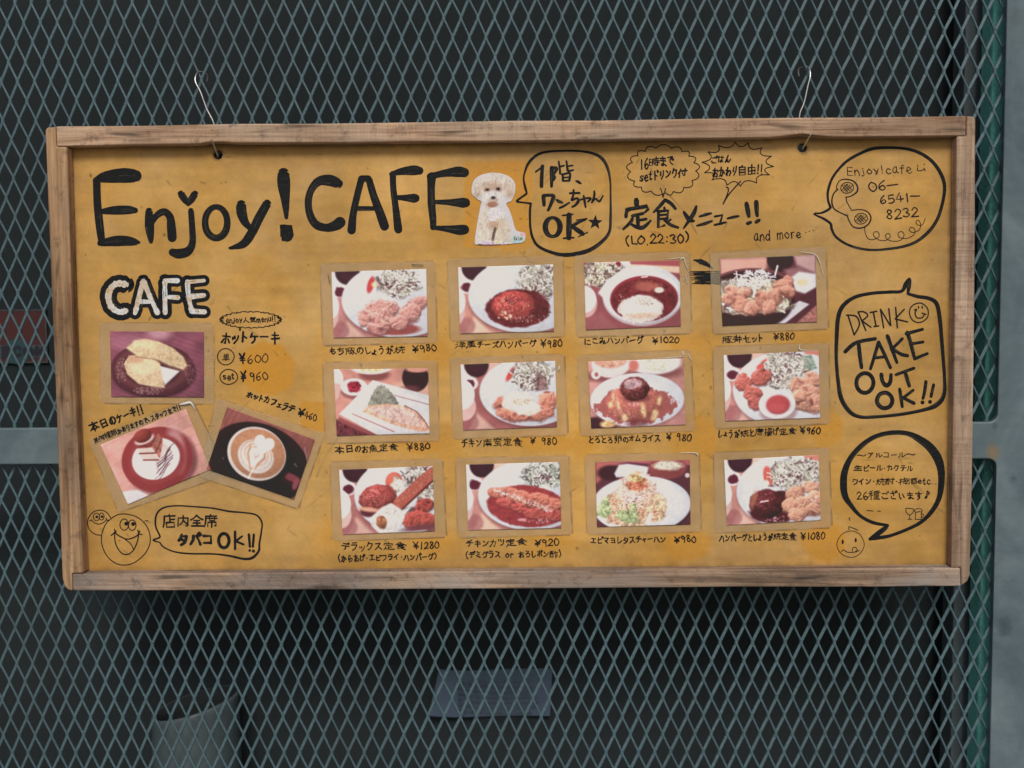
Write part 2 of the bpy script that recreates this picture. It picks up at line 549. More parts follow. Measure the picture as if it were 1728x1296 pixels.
# notice sheet on the dark wall, bottom centre
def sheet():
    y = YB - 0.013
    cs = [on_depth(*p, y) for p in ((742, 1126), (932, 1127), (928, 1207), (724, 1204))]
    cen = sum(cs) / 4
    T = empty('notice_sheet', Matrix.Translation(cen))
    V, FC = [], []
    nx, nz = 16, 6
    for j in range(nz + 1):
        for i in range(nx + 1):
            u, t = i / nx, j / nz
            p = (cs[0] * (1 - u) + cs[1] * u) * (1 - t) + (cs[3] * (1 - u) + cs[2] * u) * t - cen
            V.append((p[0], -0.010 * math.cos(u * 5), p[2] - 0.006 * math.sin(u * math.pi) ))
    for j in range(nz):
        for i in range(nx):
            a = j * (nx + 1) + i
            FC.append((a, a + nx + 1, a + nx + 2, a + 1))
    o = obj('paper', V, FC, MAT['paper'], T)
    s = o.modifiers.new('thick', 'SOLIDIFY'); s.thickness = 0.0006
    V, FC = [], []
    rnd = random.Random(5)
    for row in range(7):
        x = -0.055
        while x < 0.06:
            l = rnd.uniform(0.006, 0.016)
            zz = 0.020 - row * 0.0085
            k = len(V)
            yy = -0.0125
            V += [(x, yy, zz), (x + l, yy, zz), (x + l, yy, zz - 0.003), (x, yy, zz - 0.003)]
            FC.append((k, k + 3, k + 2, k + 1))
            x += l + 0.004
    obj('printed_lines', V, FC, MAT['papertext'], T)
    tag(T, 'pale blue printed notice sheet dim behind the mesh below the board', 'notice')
sheet()

# ------------------------------------------------------------------ hand lettering: stroke glyphs on a 0-99 grid (x right, y down)
DK = '/7508 8522/8803 9817'
RAD = '0515 4515/0830 4230 4290 0890 0830/2015 2048 1558/3215 3250 4050/1272 3872'
G = {
'も': '~4510 4060 5588 8075 8560/2035 7032/1855 7052', 'ち': '1530 8525/~4508 3050 4550 7550 8070 6090 3592',
'の': '~5025 4070 2580 1560 3030 6020 8540 8570 6090', 'し': '~3010 3070 4590 8070', 'ょ': '~5535 5578 3590 2578 5578 8090/5555 8052',
'う': '4010 6518/~2540 6035 7560 6080 4092', 'が': '~1540 6035 6060 5590 4082/~4015 3560 1590/~7040 8560' + DK,
'と': '~3010 4045/~8030 3560 3085 8588', 'ろ': '2515 7015 2560/~2560 6045 8060 7585 4090',
'お': '1530 6030/~4010 4080 2585 2070 6050 8065 8085 6585/7520 9035', 'に': '~2015 1550 2088/4530 8028/~4575 5585 8580',
'こ': '~2525 6022 7530/~2065 3585 8585', 'み': '~2020 5520 3570 1585 1570 3555 9080/~7545 7075 5592',
'か': '~1535 6032 6065 5090 4080/~4012 3555 1588/~7035 9060', 'ら': '4010 6018/~3030 2570 5550 8065 7085 4092',
'あ': '2025 7525/~4510 4050 5085/~6040 3085 2070 4550 8055 8080 6092', 'げ': '~2015 1550 2088/4035 8535/~6515 6560 5092/7808 8820/9003 9915',
'ご': '~2528 6025 7533/~2065 3585 8585' + DK, 'は': '~2015 1550 2088/4030 8830/~6515 6575 5090 4080 5570 8588',
'ん': '~5010 2085 4555 5580 7085 9055', 'わ': '3010 3090/~1035 3532 1580 6040 8560 6590', 'り': '~3015 2850 3555/~6512 6860 4592',
'ま': '2025 8025/2045 8045/~5010 5075 3588 2575 5072 8588', 'で': '~1522 8018 5040 4570 7590/7038 8050/8432 9444',
'す': '1528 8826/~5510 5555 4068 4050 5550 5575 3592', 'ざ': '2030 8028/~4510 6055/~3060 3585 7588' + DK, 'い': '~2525 2560 3578 4270/~6530 7868',
'ホ': '1530 8530/5010 5090 4082/3050 1578/6850 8575', 'ッ': '2548 3063/4543 5058/~8043 7568 4592', 'ト': '4010 4090/4042 7558',
'ケ': '~3510 2040/2535 8535/~6038 5570 3592', 'ー': '1552 8546', 'キ': '2032 7828/1558 8552/4510 5592', 'カ': '1532 7830 7085 5880/~4510 4050 1590',
'フ': '1520 8018/~8018 7060 3090', 'ェ': '3050 7550/5250 5285/2585 8285', 'ラ': '2515 7515/1540 8040/~8040 6575 3592',
'テ': '2520 7520/1045 9045/~5045 4875 3092', 'チ': '~7512 5022 2528/1048 9048/~5022 5070 3092', 'ス': '2020 7520/~7520 5060 1590/5055 8588',
'ハ': '~3525 3055 1085/~6022 7550 9285', 'ン': '2025 4040/~8525 6065 2088', 'ク': '~4010 3035 1555/3525 8025/~8025 6570 3592',
'セ': '1045 8535 6558/~3510 3575 4585 8582', 'オ': '1535 8532/5510 5588 4280/~5540 3565 1582', 'ム': '~4515 3045 1580/1580 8075/6555 8590',
'イ': '~7512 5040 1558/5040 5090', 'エ': '2025 8025/5025 5080/1080 9080', 'ヒ': '~2515 2575 4085 8280/2548 7035', 'マ': '1525 8525/~8525 6550 4570/3555 6588',
'ヨ': '2520 7820 7888/2550 7850/2084 7884', 'レ': '3012 3085/~3085 6075 9050', 'タ': '~4010 3035 1555/3525 8025/~8025 6570 3092/3548 6562',
'ャ': '2058 7848 6562/4040 5590', 'ツ': '1525 2545/4520 5540/~8520 7565 4090', 'ミ': '3015 7028/3042 6555/2068 7888',
'リ': '3015 3055/~7012 7055 4592', 'ル': '~3020 3060 1588/6015 6085/~6085 8075 9455', 'コ': '2022 8022 8085/2082 8082',
'ア': '1522 8520 6048/~5038 4570 2590', 'ワ': '2048 2020 8520/~8520 7565 4090',
'豚': '~1515 1560 0890/1515 3515 3590/1535 3535/1555 3555/4515 9515/~7515 6035 4048/~6035 7560 6592 5585/6045 4565/6858 4588/9035 7250/~7045 8075 9888',
'焼': '1530 1050/3528 2850/~2212 2260 0890/2260 3580/4518 9518/6706 6735/5028 8828/4050 9850/~6050 5575 4092/~7850 7885 8590 9878',
'洋': '1015 2225/0540 1850/0590 2565/4510 5222/8008 7022/3828 9228/4248 8848/3568 9668/6528 6595',
'風': '~2012 1860 0590/2012 7812 8075 9588/3025 6822/3240 6840 6858 3258 3240/5025 5078/3080 7075/6565 7582',
'丼': '1530 8530/1055 9055/~3510 3570 1590/6510 6592/4565 5275', '本': '1030 9030/5008 5095/~4832 3060 0878/~5232 7060 9375/3575 6575',
'日': '2515 2588/2515 7515 7588/2550 7550/2585 7585',
'魚': '~4005 3020 1535/3518 6518 5530/2032 8032 8068 2068 2032/5032 5068/2050 8050/1580 0895/3880 4292/5880 6492/7878 9295',
'定': '5005 5015/1535 1518 8518 8232/2838 7238/5038 5085/5060 7860/~3058 2575 0892/~2570 4585 9588',
'食': '~5005 3025 0840/~5005 7025 9540/5022 5032/2835 7035 7062 2862/2848 7048/2835 2890 5080/8062 6075/~4862 6580 9290',
'南': '1022 9022/5005 5038/1595 1538 8538 8592 7588/3848 4258/6248 5858/2862 7262/2575 7575/5062 5092',
'蛮': '5003 5012/1015 9015/4015 3838/6015 6038/2522 1035/7522 9035/2545 7545 7565 2565 2545/5042 5085/1588 8080/7572 8892',
'卵': '3812 1820 1565 3555/4018 3865 1892/2435 2848/6020 9018 9070 7870/6020 6095/7035 7650',
'唐': '5003 5012/1514 9314/~1514 1260 0492/3028 8028/2240 9240/3052 8052/8028 8052/5518 5565/3268 7868 7892 3292 3268',
'揚': '0528 3525/2208 2288 1480/0562 3550/5008 8508 8535 5035 5008/5022 8522/4048 9848/~5048 4562 3572/5060 9058 8590 7485/~6860 5575 4285/~8060 6880 5592',
'酢': RAD + '/~6508 5835 5045/6028 9828/7228 7295/7250 9550/7270 9570',
'単': '2508 3220/5005 5018/7805 6820/2025 8025 8058 2058 2025/2040 8040/5025 5095/0874 9274', '人': '~5008 4550 1090/~4840 6570 9290',
'気': '~3005 2020 0835/2518 9018/2832 8232/1045 7545/~7545 7580 9592 9875/6055 2590/2860 6590',
'何': '~2805 1835 0550/1835 1895/3520 9820/4540 6540 6565 4565 4540/8520 8590 7482',
'種': '~3505 2010 0815/0230 4030/2212 2295/~2032 1255 0265/2442 3855/8805 5012/4522 9822/5035 9035 9062 5062 5035/5048 9048/7012 7090/4876 9276/4290 9890',
'類': '2505 2545/0522 4522/1008 1618/4005 3218/2025 0545/2825 4542/0560 4558/~2548 2075 0492/2560 4588/5010 9810/7010 6822/5524 9224 9270 5570 5524/5540 9240/5555 9255/6272 5092/8272 9892',
'時': '0520 3520 3580 0580 0520/0550 3550/4520 9520/6805 6840/4040 9840/4258 9858/8242 8290 7084/5265 6078',
'付': '~3005 1840 0555/2035 2095/3830 9830/7808 7888 6580/4850 5865', '自': '5003 4218/2020 8020 8092 2092 2020/2044 8044/2068 8068',
'由': '1530 8530 8590 1590 1530/5008 5090/1560 8560', '生': '~3010 2530 1045/2528 8528/5008 5088/2055 8055/1088 9288',
'酎': RAD + '/5228 9828/8008 8088 6882/5848 6660',
'梅': '0528 4026/2208 2295/~2030 1555 0270/2445 4058/6005 5030/5518 9518/5832 9232 8890 7688/5832 5278 9578/4552 9852/7035 7070',
'酒': '1012 2022/0435 1645/0490 2265/3215 9815/3832 9232 9290 3890 3832/5515 5548 4658/7515 7550 9050/3870 9270',
'店': '5003 5012/1514 9214/~1514 1260 0492/5522 5555/5538 8838/3058 8558 8590 3090 3058', '内': '1592 1528 8528 8590 7488/~5008 4850 2880/~5045 6055 7570',
'全': '~5005 3025 0842/~5005 7025 9540/3045 7045/2565 7565/1088 9288/5045 5088',
'席': '5003 5012/1514 9414/~1514 1260 0492/2530 9530/4222 4248 7848 7822/3092 3060 8860 8890 8086/5848 5898',
'¥': '1508 5045/8508 5045/5045 5095/2050 8050/2068 8068', '!': '5005 4868/4888 5290', '、': '2065 4588', '・': '4548 5554', '～': '~1055 2842 5055 7062 9045',
'※': '1515 8585/8515 1585/4812 5218/4882 5288/1250 1852/8250 8852', '(': '~7000 4030 4065 7098', ')': '~3000 6030 6065 3098',
'♪': '~3075 4070 4580 3588 2082 3075/3080 3878/4578 4510/~4510 7525 6545', '.': '4888 5290', ':': '4838 5240/4875 5277', '-': '1050 8548',
'0': '~5008 2235 2068 5092 7868 7632 5008', '1': '5008 5092', '2': '~2028 4508 7528 5560 1890/1890 8588', '3': '~2018 5508 7028 4548 7868 5092 1885',
'4': '5008 1565 8565/6035 6095', '5': '7510 3010 2548/~2548 6545 7572 5092 2088', '6': '~6508 3040 2575 5092 7572 5552 2872',
'8': '~6818 4008 3030 5048 7470 5092 2672 4850 7028 6012', '9': '~7030 4508 2530 4550 7230/~7225 7060 6595',
'a': '~7040 4535 2565 4590 7065/~7035 7080 8592', 'c': '~7545 5035 2565 5092 8080', 'd': '~7050 4540 2070 4592 7070/7208 7592',
'e': '~2065 7560 5035 2565 5092 8082', 'f': '~7512 5015 5092/2540 7538', 'j': '~5540 5585 4098 2092/5518 5722',
'm': '1538 1592/~1555 3538 4555 4592/~4555 6538 8055 8092', 'n': '2538 2592/~2560 5036 7560 7592', 'o': '~5036 2065 5092 8065 5036',
'r': '3038 3092/~3060 5040 7542', 's': '~7540 4035 3055 7070 6090 2585', 'S': '~8020 5008 2528 5048 7570 5092 1880', 't': '~4510 4580 6592 7880/2038 7036',
'u': '~2538 2578 5092 7570/7538 7892', 'y': '2538 4870/~7838 5580 3598', 'E': '8012 2512 2590 8088/2550 7048', 'O': '~5010 1540 1568 5092 8568 8540 5010',
'L': '3010 3088 8088', 'R': '2510 2592/~2510 7015 7040 2550/2550 8092', 'l': '5008 5092', 'p': '3038 3099/~3050 6040 7565 5090 3080', 'h': '2508 2592/~2560 5040 7560 7592',
'C': '~8025 5008 2030 2070 5092 8078', 'M': '1592 2010 5070 8010 8592',
}
for a, b in (('ズ', 'ス'), ('バ', 'ハ'), ('グ', 'ク'), ('デ', 'テ'), ('ビ', 'ヒ'), ('ド', 'ト')):
    G[a] = G[b] + DK
G['ポ'] = G['ホ'] + '/~8505 7812 8520 9412 8505'
NARROW = {'¥': .8, '!': .42, '、': .5, '・': .5, '(': .5, ')': .5, '.': .4, ':': .42, '1': .5, 'j': .45, 't': .5, 'r': .55, 'f': .55, ' ': .55, '-': .7, 'l': .35,
          'ょ': .62, 'ッ': .66, 'ェ': .66, 'ャ': .66, 'し': .72, 'り': .7, 'ト': .7, 'm': .8}

def glyph_adv(ch):
    if ch in NARROW: return NARROW[ch]
    if ch.isascii(): return 0.6
    return 1.18 if ord(ch) > 0x4e00 else 0.84

def glyph_strokes(ch):
    out = []
    for s in G[ch].split('/'):
        sm = s.startswith('~')
        pts = [(int(t[:2]), int(t[2:])) for t in s.lstrip('~').split()]
        out.append((sm, pts))
    return out

class Ink:
    """collects pen and brush strokes measured on the photo and lays them on the panel as thin painted shapes"""
    def __init__(self, h=0.00022):
        self.V, self.F, self.h, self.n = [], [], h, 0
        self.rnd = random.Random(len(bpy.data.objects))
        self.tracks = []
    def _emit(self, outline):
        k = len(self.V)
        h = self.h + self.n * 1.5e-6
        self.n += 1
        for (u, v) in outline:
            x, z = on_board(u, v, h)
            self.V.append((x, RECESS - h, z))
        return k
    def stroke(self, pts, wdt=None, smooth=True, closed=False, rough=0.0):
        P = np.array([(p[0], p[1], (p[2] if len(p) > 2 else wdt)) for p in pts], float)
        if smooth and len(P) > 2: P = catmull(P, 6, closed)
        if wdt is None and len(pts[0]) > 2: self.tracks.append(P)
        keep = [0]
        for i in range(1, len(P)):
            if np.hypot(*(P[i, :2] - P[keep[-1], :2])) > 0.25: keep.append(i)
        P = P[keep]
        n = len(P)
        if n < 2: return self.disc(P[0][0], P[0][1], P[0][2] / 2)
        T = np.zeros((n, 2))
        for i in range(n):
            if closed: d = P[(i + 1) % n, :2] - P[i - 1, :2]
            else: d = P[min(i + 1, n - 1), :2] - P[max(i - 1, 0), :2]
            T[i] = d / (np.hypot(*d) + 1e-9)
        Nn = np.stack([-T[:, 1], T[:, 0]], 1)
        hw = P[:, 2:3] / 2
        if rough: hw = hw * (1 + np.array([[self.rnd.uniform(-rough, rough)] for _ in range(n)]))
        Lf, Rt = P[:, :2] + Nn * hw, P[:, :2] - Nn * hw
        k = self._emit(list(Lf) + list(Rt))
        for i in range(n if closed else n - 1):
            j = (i + 1) % n
            self.F.append((k + i, k + j, k + n + j, k + n + i))
        if not closed:
            for (c, t, hwid, a, b) in ((P[0], -T[0], hw[0, 0], k, k + n), (P[-1], T[-1], hw[-1, 0], k + n - 1, k + 2 * n - 1)):
                nn = np.array([-t[1], t[0]])
                arc = [c[:2] + hwid * (nn * math.cos(g) + t * math.sin(g)) for g in np.linspace(0, math.pi, 8)[1:-1]]
                kk = self._emit(arc)
                self.n -= 1
                first, last = (b, a) if np.allclose(t, -T[0]) and c is P[0] else (a, b)
                pa = np.array(c[:2] + nn * hwid)
                ring = [first] + list(range(kk, kk + len(arc))) + [last]
                self.F.append(tuple(ring))
    def disc(self, u, v, ru, rv=None, rot=0.0):
        rv = rv or ru
        cs, sn = math.cos(rot), math.sin(rot)
        o = []
        for g in np.linspace(0, 2 * math.pi, 22)[:-1]:
            a, b = ru * math.cos(g), rv * math.sin(g)
            o.append((u + a * cs - b * sn, v + a * sn + b * cs))
        k = self._emit(o)
        self.F.append(tuple(range(k, k + len(o))))
    def poly(self, pts):
        k = self._emit(pts)
        self.F.append(tuple(range(k, k + len(pts))))
    def ring(self, u, v, ru, rv, wdt, rot=0.0, wob=0.02, wfun=None):
        pts = []
        for i, g in enumerate(np.linspace(0, 2 * math.pi, 15)[:-1]):
            q = 1 + self.rnd.uniform(-wob, wob)
            a, b = ru * q * math.cos(g), rv * q * math.sin(g)
            ww = wfun(g) if wfun else wdt
            pts.append((u + a * math.cos(rot) - b * math.sin(rot), v + a * math.sin(rot) + b * math.cos(rot), ww))
        self.stroke(pts, closed=True)
    def text(self, s, x0, y0, x1, y1, h, wdt, wild=1.0, slant=0.0):
        """line of handwriting; (x0,y0)-(x1,y1) run through the middle of the letters"""
        adv = [glyph_adv(c) for c in s]
        tot = sum(adv)
        Ld = math.hypot(x1 - x0, y1 - y0)
        ux, uy = (x1 - x0) / Ld, (y1 - y0) / Ld
        vx, vy = -uy, ux
        R = self.rnd
        pos = 0.0
        for ch, a in zip(s, adv):
            cell = Ld * a / tot
            if ch != ' ':
                full = cell * 0.96 if a >= 0.8 else cell / 0.86
                if ch in 'ょッェャ': full = cell * 1.15
                if ch in '!(、・.:)': full = max(cell, h * 0.5)
                if ch == '1': full = h * 0.4
                hh = h * R.uniform(0.86, 1.08)
                dy = R.uniform(-0.07, 0.07) * h * wild
                rot = R.uniform(-0.06, 0.06) * wild
                sh = slant + R.uniform(-0.08, 0.08) * wild
                cx = pos + cell / 2
                ph = [R.uniform(0, 6.28) for _ in range(4)]
                stk = glyph_strokes(ch)
                thin = 1.0 if len(stk) < 6 else max(0.62 if h < 13 else 0.74, 1.0 - 0.05 * (len(stk) - 5))
                for sm, pts in stk:
                    q = []
                    for (gx, gy) in pts:
                        gx2 = gx + 3.0 * wild * math.sin(gy * 0.05 + ph[0]) + R.uniform(-1.6, 1.6) * wild
                        gy2 = gy + 3.0 * wild * math.sin(gx * 0.05 + ph[1]) + R.uniform(-1.6, 1.6) * wild
                        a_, b_ = (gx2 / 100 - 0.5) * full * 1.04, (gy2 / 100 - 0.5) * hh
                        a_ -= sh * b_
                        a2, b2 = a_ * math.cos(rot) - b_ * math.sin(rot), a_ * math.sin(rot) + b_ * math.cos(rot)
                        U, Vv = cx + a2, b2 + dy
                        q.append((x0 + ux * U + vx * Vv, y0 + uy * U + vy * Vv, wdt * thin * R.uniform(0.78, 1.22)))
                    self.stroke(q, smooth=sm)
            pos += cell
    def streaks(self, per=2):
        """dry-brush hairs left inside broad strokes"""
        K = Ink(self.h + 0.0001)
        R = self.rnd
        for P in self.tracks:
            if P[:, 2].max() < 5: continue
            Q = catmull(P, 4) if len(P) > 2 else np.array([P[0] * (1 - t) + P[1] * t for t in np.linspace(0, 1, 8)])
            n = len(Q)
            T = np.gradient(Q[:, :2], axis=0)
            T /= np.linalg.norm(T, axis=1, keepdims=True) + 1e-9
            Nn = np.stack([-T[:, 1], T[:, 0]], 1)
            for q in range(per):
                if R.random() < .25: continue
                a = int(R.uniform(.05, .5) * n); b = min(n - 1, a + max(3, int(R.uniform(.2, .55) * n)))
                o = R.uniform(-.38, .38)
                pts = [(*(Q[i, :2] + Nn[i] * Q[i, 2] * (o + .02 * math.sin(i))), R.uniform(.35, .95)) for i in range(a, b)]
                if len(pts) > 2: K.stroke(pts, rough=.3)
        return K
    def build(self, name, mat, parent):
        return obj(name, self.V, self.F, mat, parent)

def cx_(ox, oy, s):
    """converter for measurements taken on an enlarged detail of the photo"""
    def conv(pts, wdt=None):
        return [(ox + p[0] / s, oy + p[1] / s, ((p[2] if len(p) > 2 else wdt) / s)) for p in pts]
    return conv

# ------------------------------------------------------------------ the menu board
board = empty('menu_board', BM)
tag(board, 'yellow hand lettered cafe menu board in a weathered wooden frame', 'menu board')

def fpoly(pts):   # frame polygons measured on the front plane
    return [on_board(u, v, RECESS) for u, v in pts]
TH = 0.046
MAT['wood_top'] = wood('tan weathered top rail', True, tuple(alb((176, 150, 126))), tuple(alb((128, 101, 80))), tuple(alb((164, 148, 132))), (0.03, 0.022, 0.019), 1.0, saw=0.32, greyness=0.5)
MAT['wood_left'] = wood('warm brown left stile', False, tuple(alb((174, 144, 112))), tuple(alb((116, 90, 65))), tuple(alb((144, 130, 116))), (0.035, 0.024, 0.018), 2.6, saw=0.0, greyness=0.35, knots=[(-0.595, -0.075, 0.014)])
MAT['wood_right'] = wood('sawn grey brown right stile', False, tuple(alb((178, 156, 136))), tuple(alb((132, 110, 92))), tuple(alb((154, 142, 132))), (0.04, 0.026, 0.02), 4.2, saw=0.62, greyness=0.4)
MAT['wood_bottom'] = wood('grey weathered bottom rail', True, tuple(alb((164, 142, 122))), tuple(alb((106, 88, 74))), tuple(alb((134, 128, 124))), (0.028, 0.026, 0.026), 6.4, saw=0.32, greyness=0.55, diag=0.85)

def rail(name, pts, mat, lab=None):
    v, f = prism(fpoly(pts), 0.0, TH)
    o = obj(name, v, f, mat, board)
    bevel(o, 0.0022, 3, 30)
    return o
# stiles are notched so that the rails sit in them (1 px gaps read as the dark joints)
rail('frame_stile', [(76, 220), (79, 215), (93.3, 214), (95.2, 248), (113, 247.5), (124, 600), (141, 967.5), (121, 968), (122, 997), (116, 996.5), (109, 990), (105, 976), (93, 640)], MAT['wood_left'])
rail('frame_stile', [(1631.5, 195.5), (1643, 196.5), (1646.5, 201), (1645, 500), (1641, 800), (1637, 970), (1633, 981), (1622.5, 988.5), (1621.5, 957.5), (1605.5, 958), (1609, 740), (1613.5, 400), (1615, 230), (1630.5, 229.3)], MAT['wood_right'])
top = [(94, 213)] + [(94 + (1630.5 - 94) * t, 213 - 17.8 * t + 0.8 * math.sin(t * 23)) for t in (.1, .2, .3, .4, .5, .6, .7, .8, .9)] + [(1630.7, 195.4), (1629.8, 229)]
low = [(1500, 230.4), (1400, 231), (1376, 229), (1355, 226.2), (1335, 228.2), (1300, 232), (1100, 234.4), (800, 238.4), (600, 240.6), (400, 241.2), (372, 239.4), (352, 239.6), (335, 243), (200, 244.6), (95.7, 247.3)]
rail('frame_rail', top + low, MAT['wood_top'])
bt = [(121.8, 968.8)] + [(122 + 1499 * t, 968.8 - 10.8 * t) for t in (.2, .4, .6, .8)] + [(1620.7, 958.3), (1621.8, 989.3)]
bl = [(122 + 1499 * t, 997.5 - 8 * t + 1.0 * math.sin(t * 31)) for t in (.9, .75, .6, .5, .4, .3, .2, .1)] + [(122.9, 997)]
rail('frame_rail', bt + bl, MAT['wood_bottom'])

# painted panel: fine grid, colour carried per point (paint fade, old label patches, scratches, specks)
def vnoise(shape, cells, seed):
    r = np.random.default_rng(seed)
    H, Wd = shape
    cy, cx = cells
    g = r.random((cy + 2, cx + 2))
    yy = np.linspace(0, cy, H, endpoint=False)[:, None]
    xx = np.linspace(0, cx, Wd, endpoint=False)[None, :]
    iy, ix = yy.astype(int), xx.astype(int)
    fy, fx = yy - iy, xx - ix
    fy, fx = fy * fy * (3 - 2 * fy), fx * fx * (3 - 2 * fx)
    return (g[iy, ix] * (1 - fy) * (1 - fx) + g[iy, ix + 1] * (1 - fy) * fx + g[iy + 1, ix] * fy * (1 - fx) + g[iy + 1, ix + 1] * fy * fx)

def fbm(shape, cells, seed, octs=4, gain=0.55):
    o, a, t = 0, 1.0, 0
    for k in range(octs):
        o = o + a * vnoise(shape, (max(1, int(cells[0] * 2 ** k)), max(1, int(cells[1] * 2 ** k))), seed + k * 17)
        t += a
        a *= gain
    return o / t

PHOTOS = [  # label, picture, print corners TL TR BR BL, pouch corners, crease glint marks
 ('laminated photo of ginger pork with salad, top left of the dish photos', 'pic_ginger_pork', [(559.4, 458.8), (719.3, 453.9), (721.4, 567.5), (563, 570)], [(540.4, 445.3), (733.9, 440.4), (738.3, 578.6), (544.6, 583.5)], []),
 ('laminated photo of red cheese hamburg steak on a white plate', 'pic_cheese_steak', [(772.9, 451.1), (933.3, 446.3), (935.1, 559.2), (776.1, 562.9)], [(754.6, 437.6), (950.4, 432.1), (953.9, 568.2), (760.1, 575.8)], []),
 ('laminated photo of stewed hamburg in a white casserole dish', 'pic_stew', [(985.3, 443.3), (1146.5, 439), (1148.9, 550.6), (988.8, 556.8)], [(968.6, 431.1), (1163.5, 424.2), (1167.6, 563.1), (972.5, 569.3)], [[(1149, 440, .6), (1150, 436, 2), (1154, 436, 1.6), (1157, 446, 1), (1161, 455, .6)], [(1157, 462, .5), (1158, 470, 1), (1160, 478, .5)], [(1124, 437, .4), (1148, 435, 1.2)]]),
 ('laminated photo of a dark pork rice bowl with chopsticks sleeve', 'pic_pork_bowl', [(1214.7, 437.1), (1376.1, 430.1), (1378.9, 543.3), (1219.2, 549.6)], [(1197.4, 426), (1393.9, 416.3), (1398.1, 555.1), (1202.9, 564.2)], [[(1350, 425, .5), (1368, 427, 1), (1377, 431, 1.4), (1384, 444, 1.2), (1389, 464, .5)]]),
 ('laminated photo of a grilled fish slice on a square white plate', 'pic_fish', [(563.1, 623.3), (722.8, 621.7), (724.9, 731.4), (568.2, 735.6)], [(544.6, 611.5), (737.6, 608.1), (741.8, 744.2), (548.8, 749)], []),
 ('laminated photo of fried chicken under white tartar sauce', 'pic_nanban', [(777.1, 615), (936.9, 609.2), (940, 720.1), (781.7, 726.1)], [(759.4, 603.2), (952.5, 597.6), (958.8, 734.4), (764.3, 741.4)], [[(944, 617, 1), (943, 622, 3), (942, 626, 1)]]),
 ('laminated photo of omelette rice topped with a dark meatball', 'pic_omurice', [(992.2, 610.3), (1152.8, 604.7), (1156.9, 716.8), (997.8, 722.8)], [(973.9, 600.1), (1165.6, 590), (1173.2, 727.2), (979.4, 736.3)], [[(1100, 605, .4), (1152.5, 602, 1.2)], [(1152.5, 592, 1.4), (1152.5, 603, 1.4)], [(1161, 598, .6), (1165, 604, 1.4), (1166, 608, .6)]]),
 ('laminated photo of fried chicken with a round bowl of red sauce', 'pic_ginger_karaage', [(1221, 599.4), (1381.4, 592.2), (1383.9, 705), (1224.2, 710.6)], [(1202.9, 585.3), (1398.1, 578.6), (1400.6, 715.1), (1205.7, 723.5)], [[(1349, 582, .8), (1349, 589, 2), (1356, 591, 1), (1380, 591, .6)]]),
 ('laminated photo of a mixed plate with fried prawn and white egg', 'pic_deluxe', [(572.1, 792.9), (729.9, 786.7), (733.8, 896.2), (578.1, 902.1)], [(557.1, 779.7), (747, 774.5), (753.6, 906.5), (561.5, 913.1)], []),
 ('laminated photo of sliced cutlet lying in brown red sauce', 'pic_katsu', [(786.3, 784), (944.1, 779.7), (947.2, 890.8), (790.1, 894.7)], [(768.2, 772.7), (960.2, 768.1), (966, 902.4), (773.1, 907.8)], []),
 ('laminated photo of fried rice with green lettuce on a white plate', 'pic_fried_rice', [(1004.8, 779.9), (1164, 775.8), (1165.2, 884.8), (1007.5, 889.6)], [(986.8, 767.4), (1179.9, 763), (1183.5, 897.6), (990.4, 902.2)], [[(1146, 764, .4), (1170, 764, 1.2), (1177, 767, 1.6), (1178, 770, .6)]]),
 ('laminated photo of a dark glazed hamburg beside pork, lower right corner', 'pic_burger_ginger', [(1221.9, 776.4), (1381.1, 767.8), (1384.9, 877.8), (1226.5, 886.4)], [(1204.3, 763.9), (1399.2, 755.6), (1403.6, 890.3), (1207.1, 899.7)], []),
 ('laminated photo of folded pancakes on a dark round plate', 'pic_pancake', [(185.8, 559), (343.7, 560), (344.2, 670.5), (187.9, 669.5)], [(167.5, 544.7), (361, 545.7), (362.1, 682.2), (169.8, 680.5)], []),
 ('tilted laminated photo of a layered cake on a red rimmed plate', 'pic_cake', [(169.1, 750.7), (313.6, 689.8), (355.2, 791.8), (215.9, 851)], [(149.9, 743.3), (323, 672), (386, 800), (199.7, 865.2)], [[(303, 683, 1.5), (312, 681, 5), (322, 680, 4), (329, 691, 1)]]),  # the mark here is a shiny corner of tape
 ('tilted laminated photo of a latte with leaf foam art', 'pic_latte', [(383.3, 686.8), (531.1, 742), (495.8, 842.8), (348.5, 791.8)], [(365.2, 671.1), (548, 732), (503.3, 859), (336.5, 804.2)], []),
]

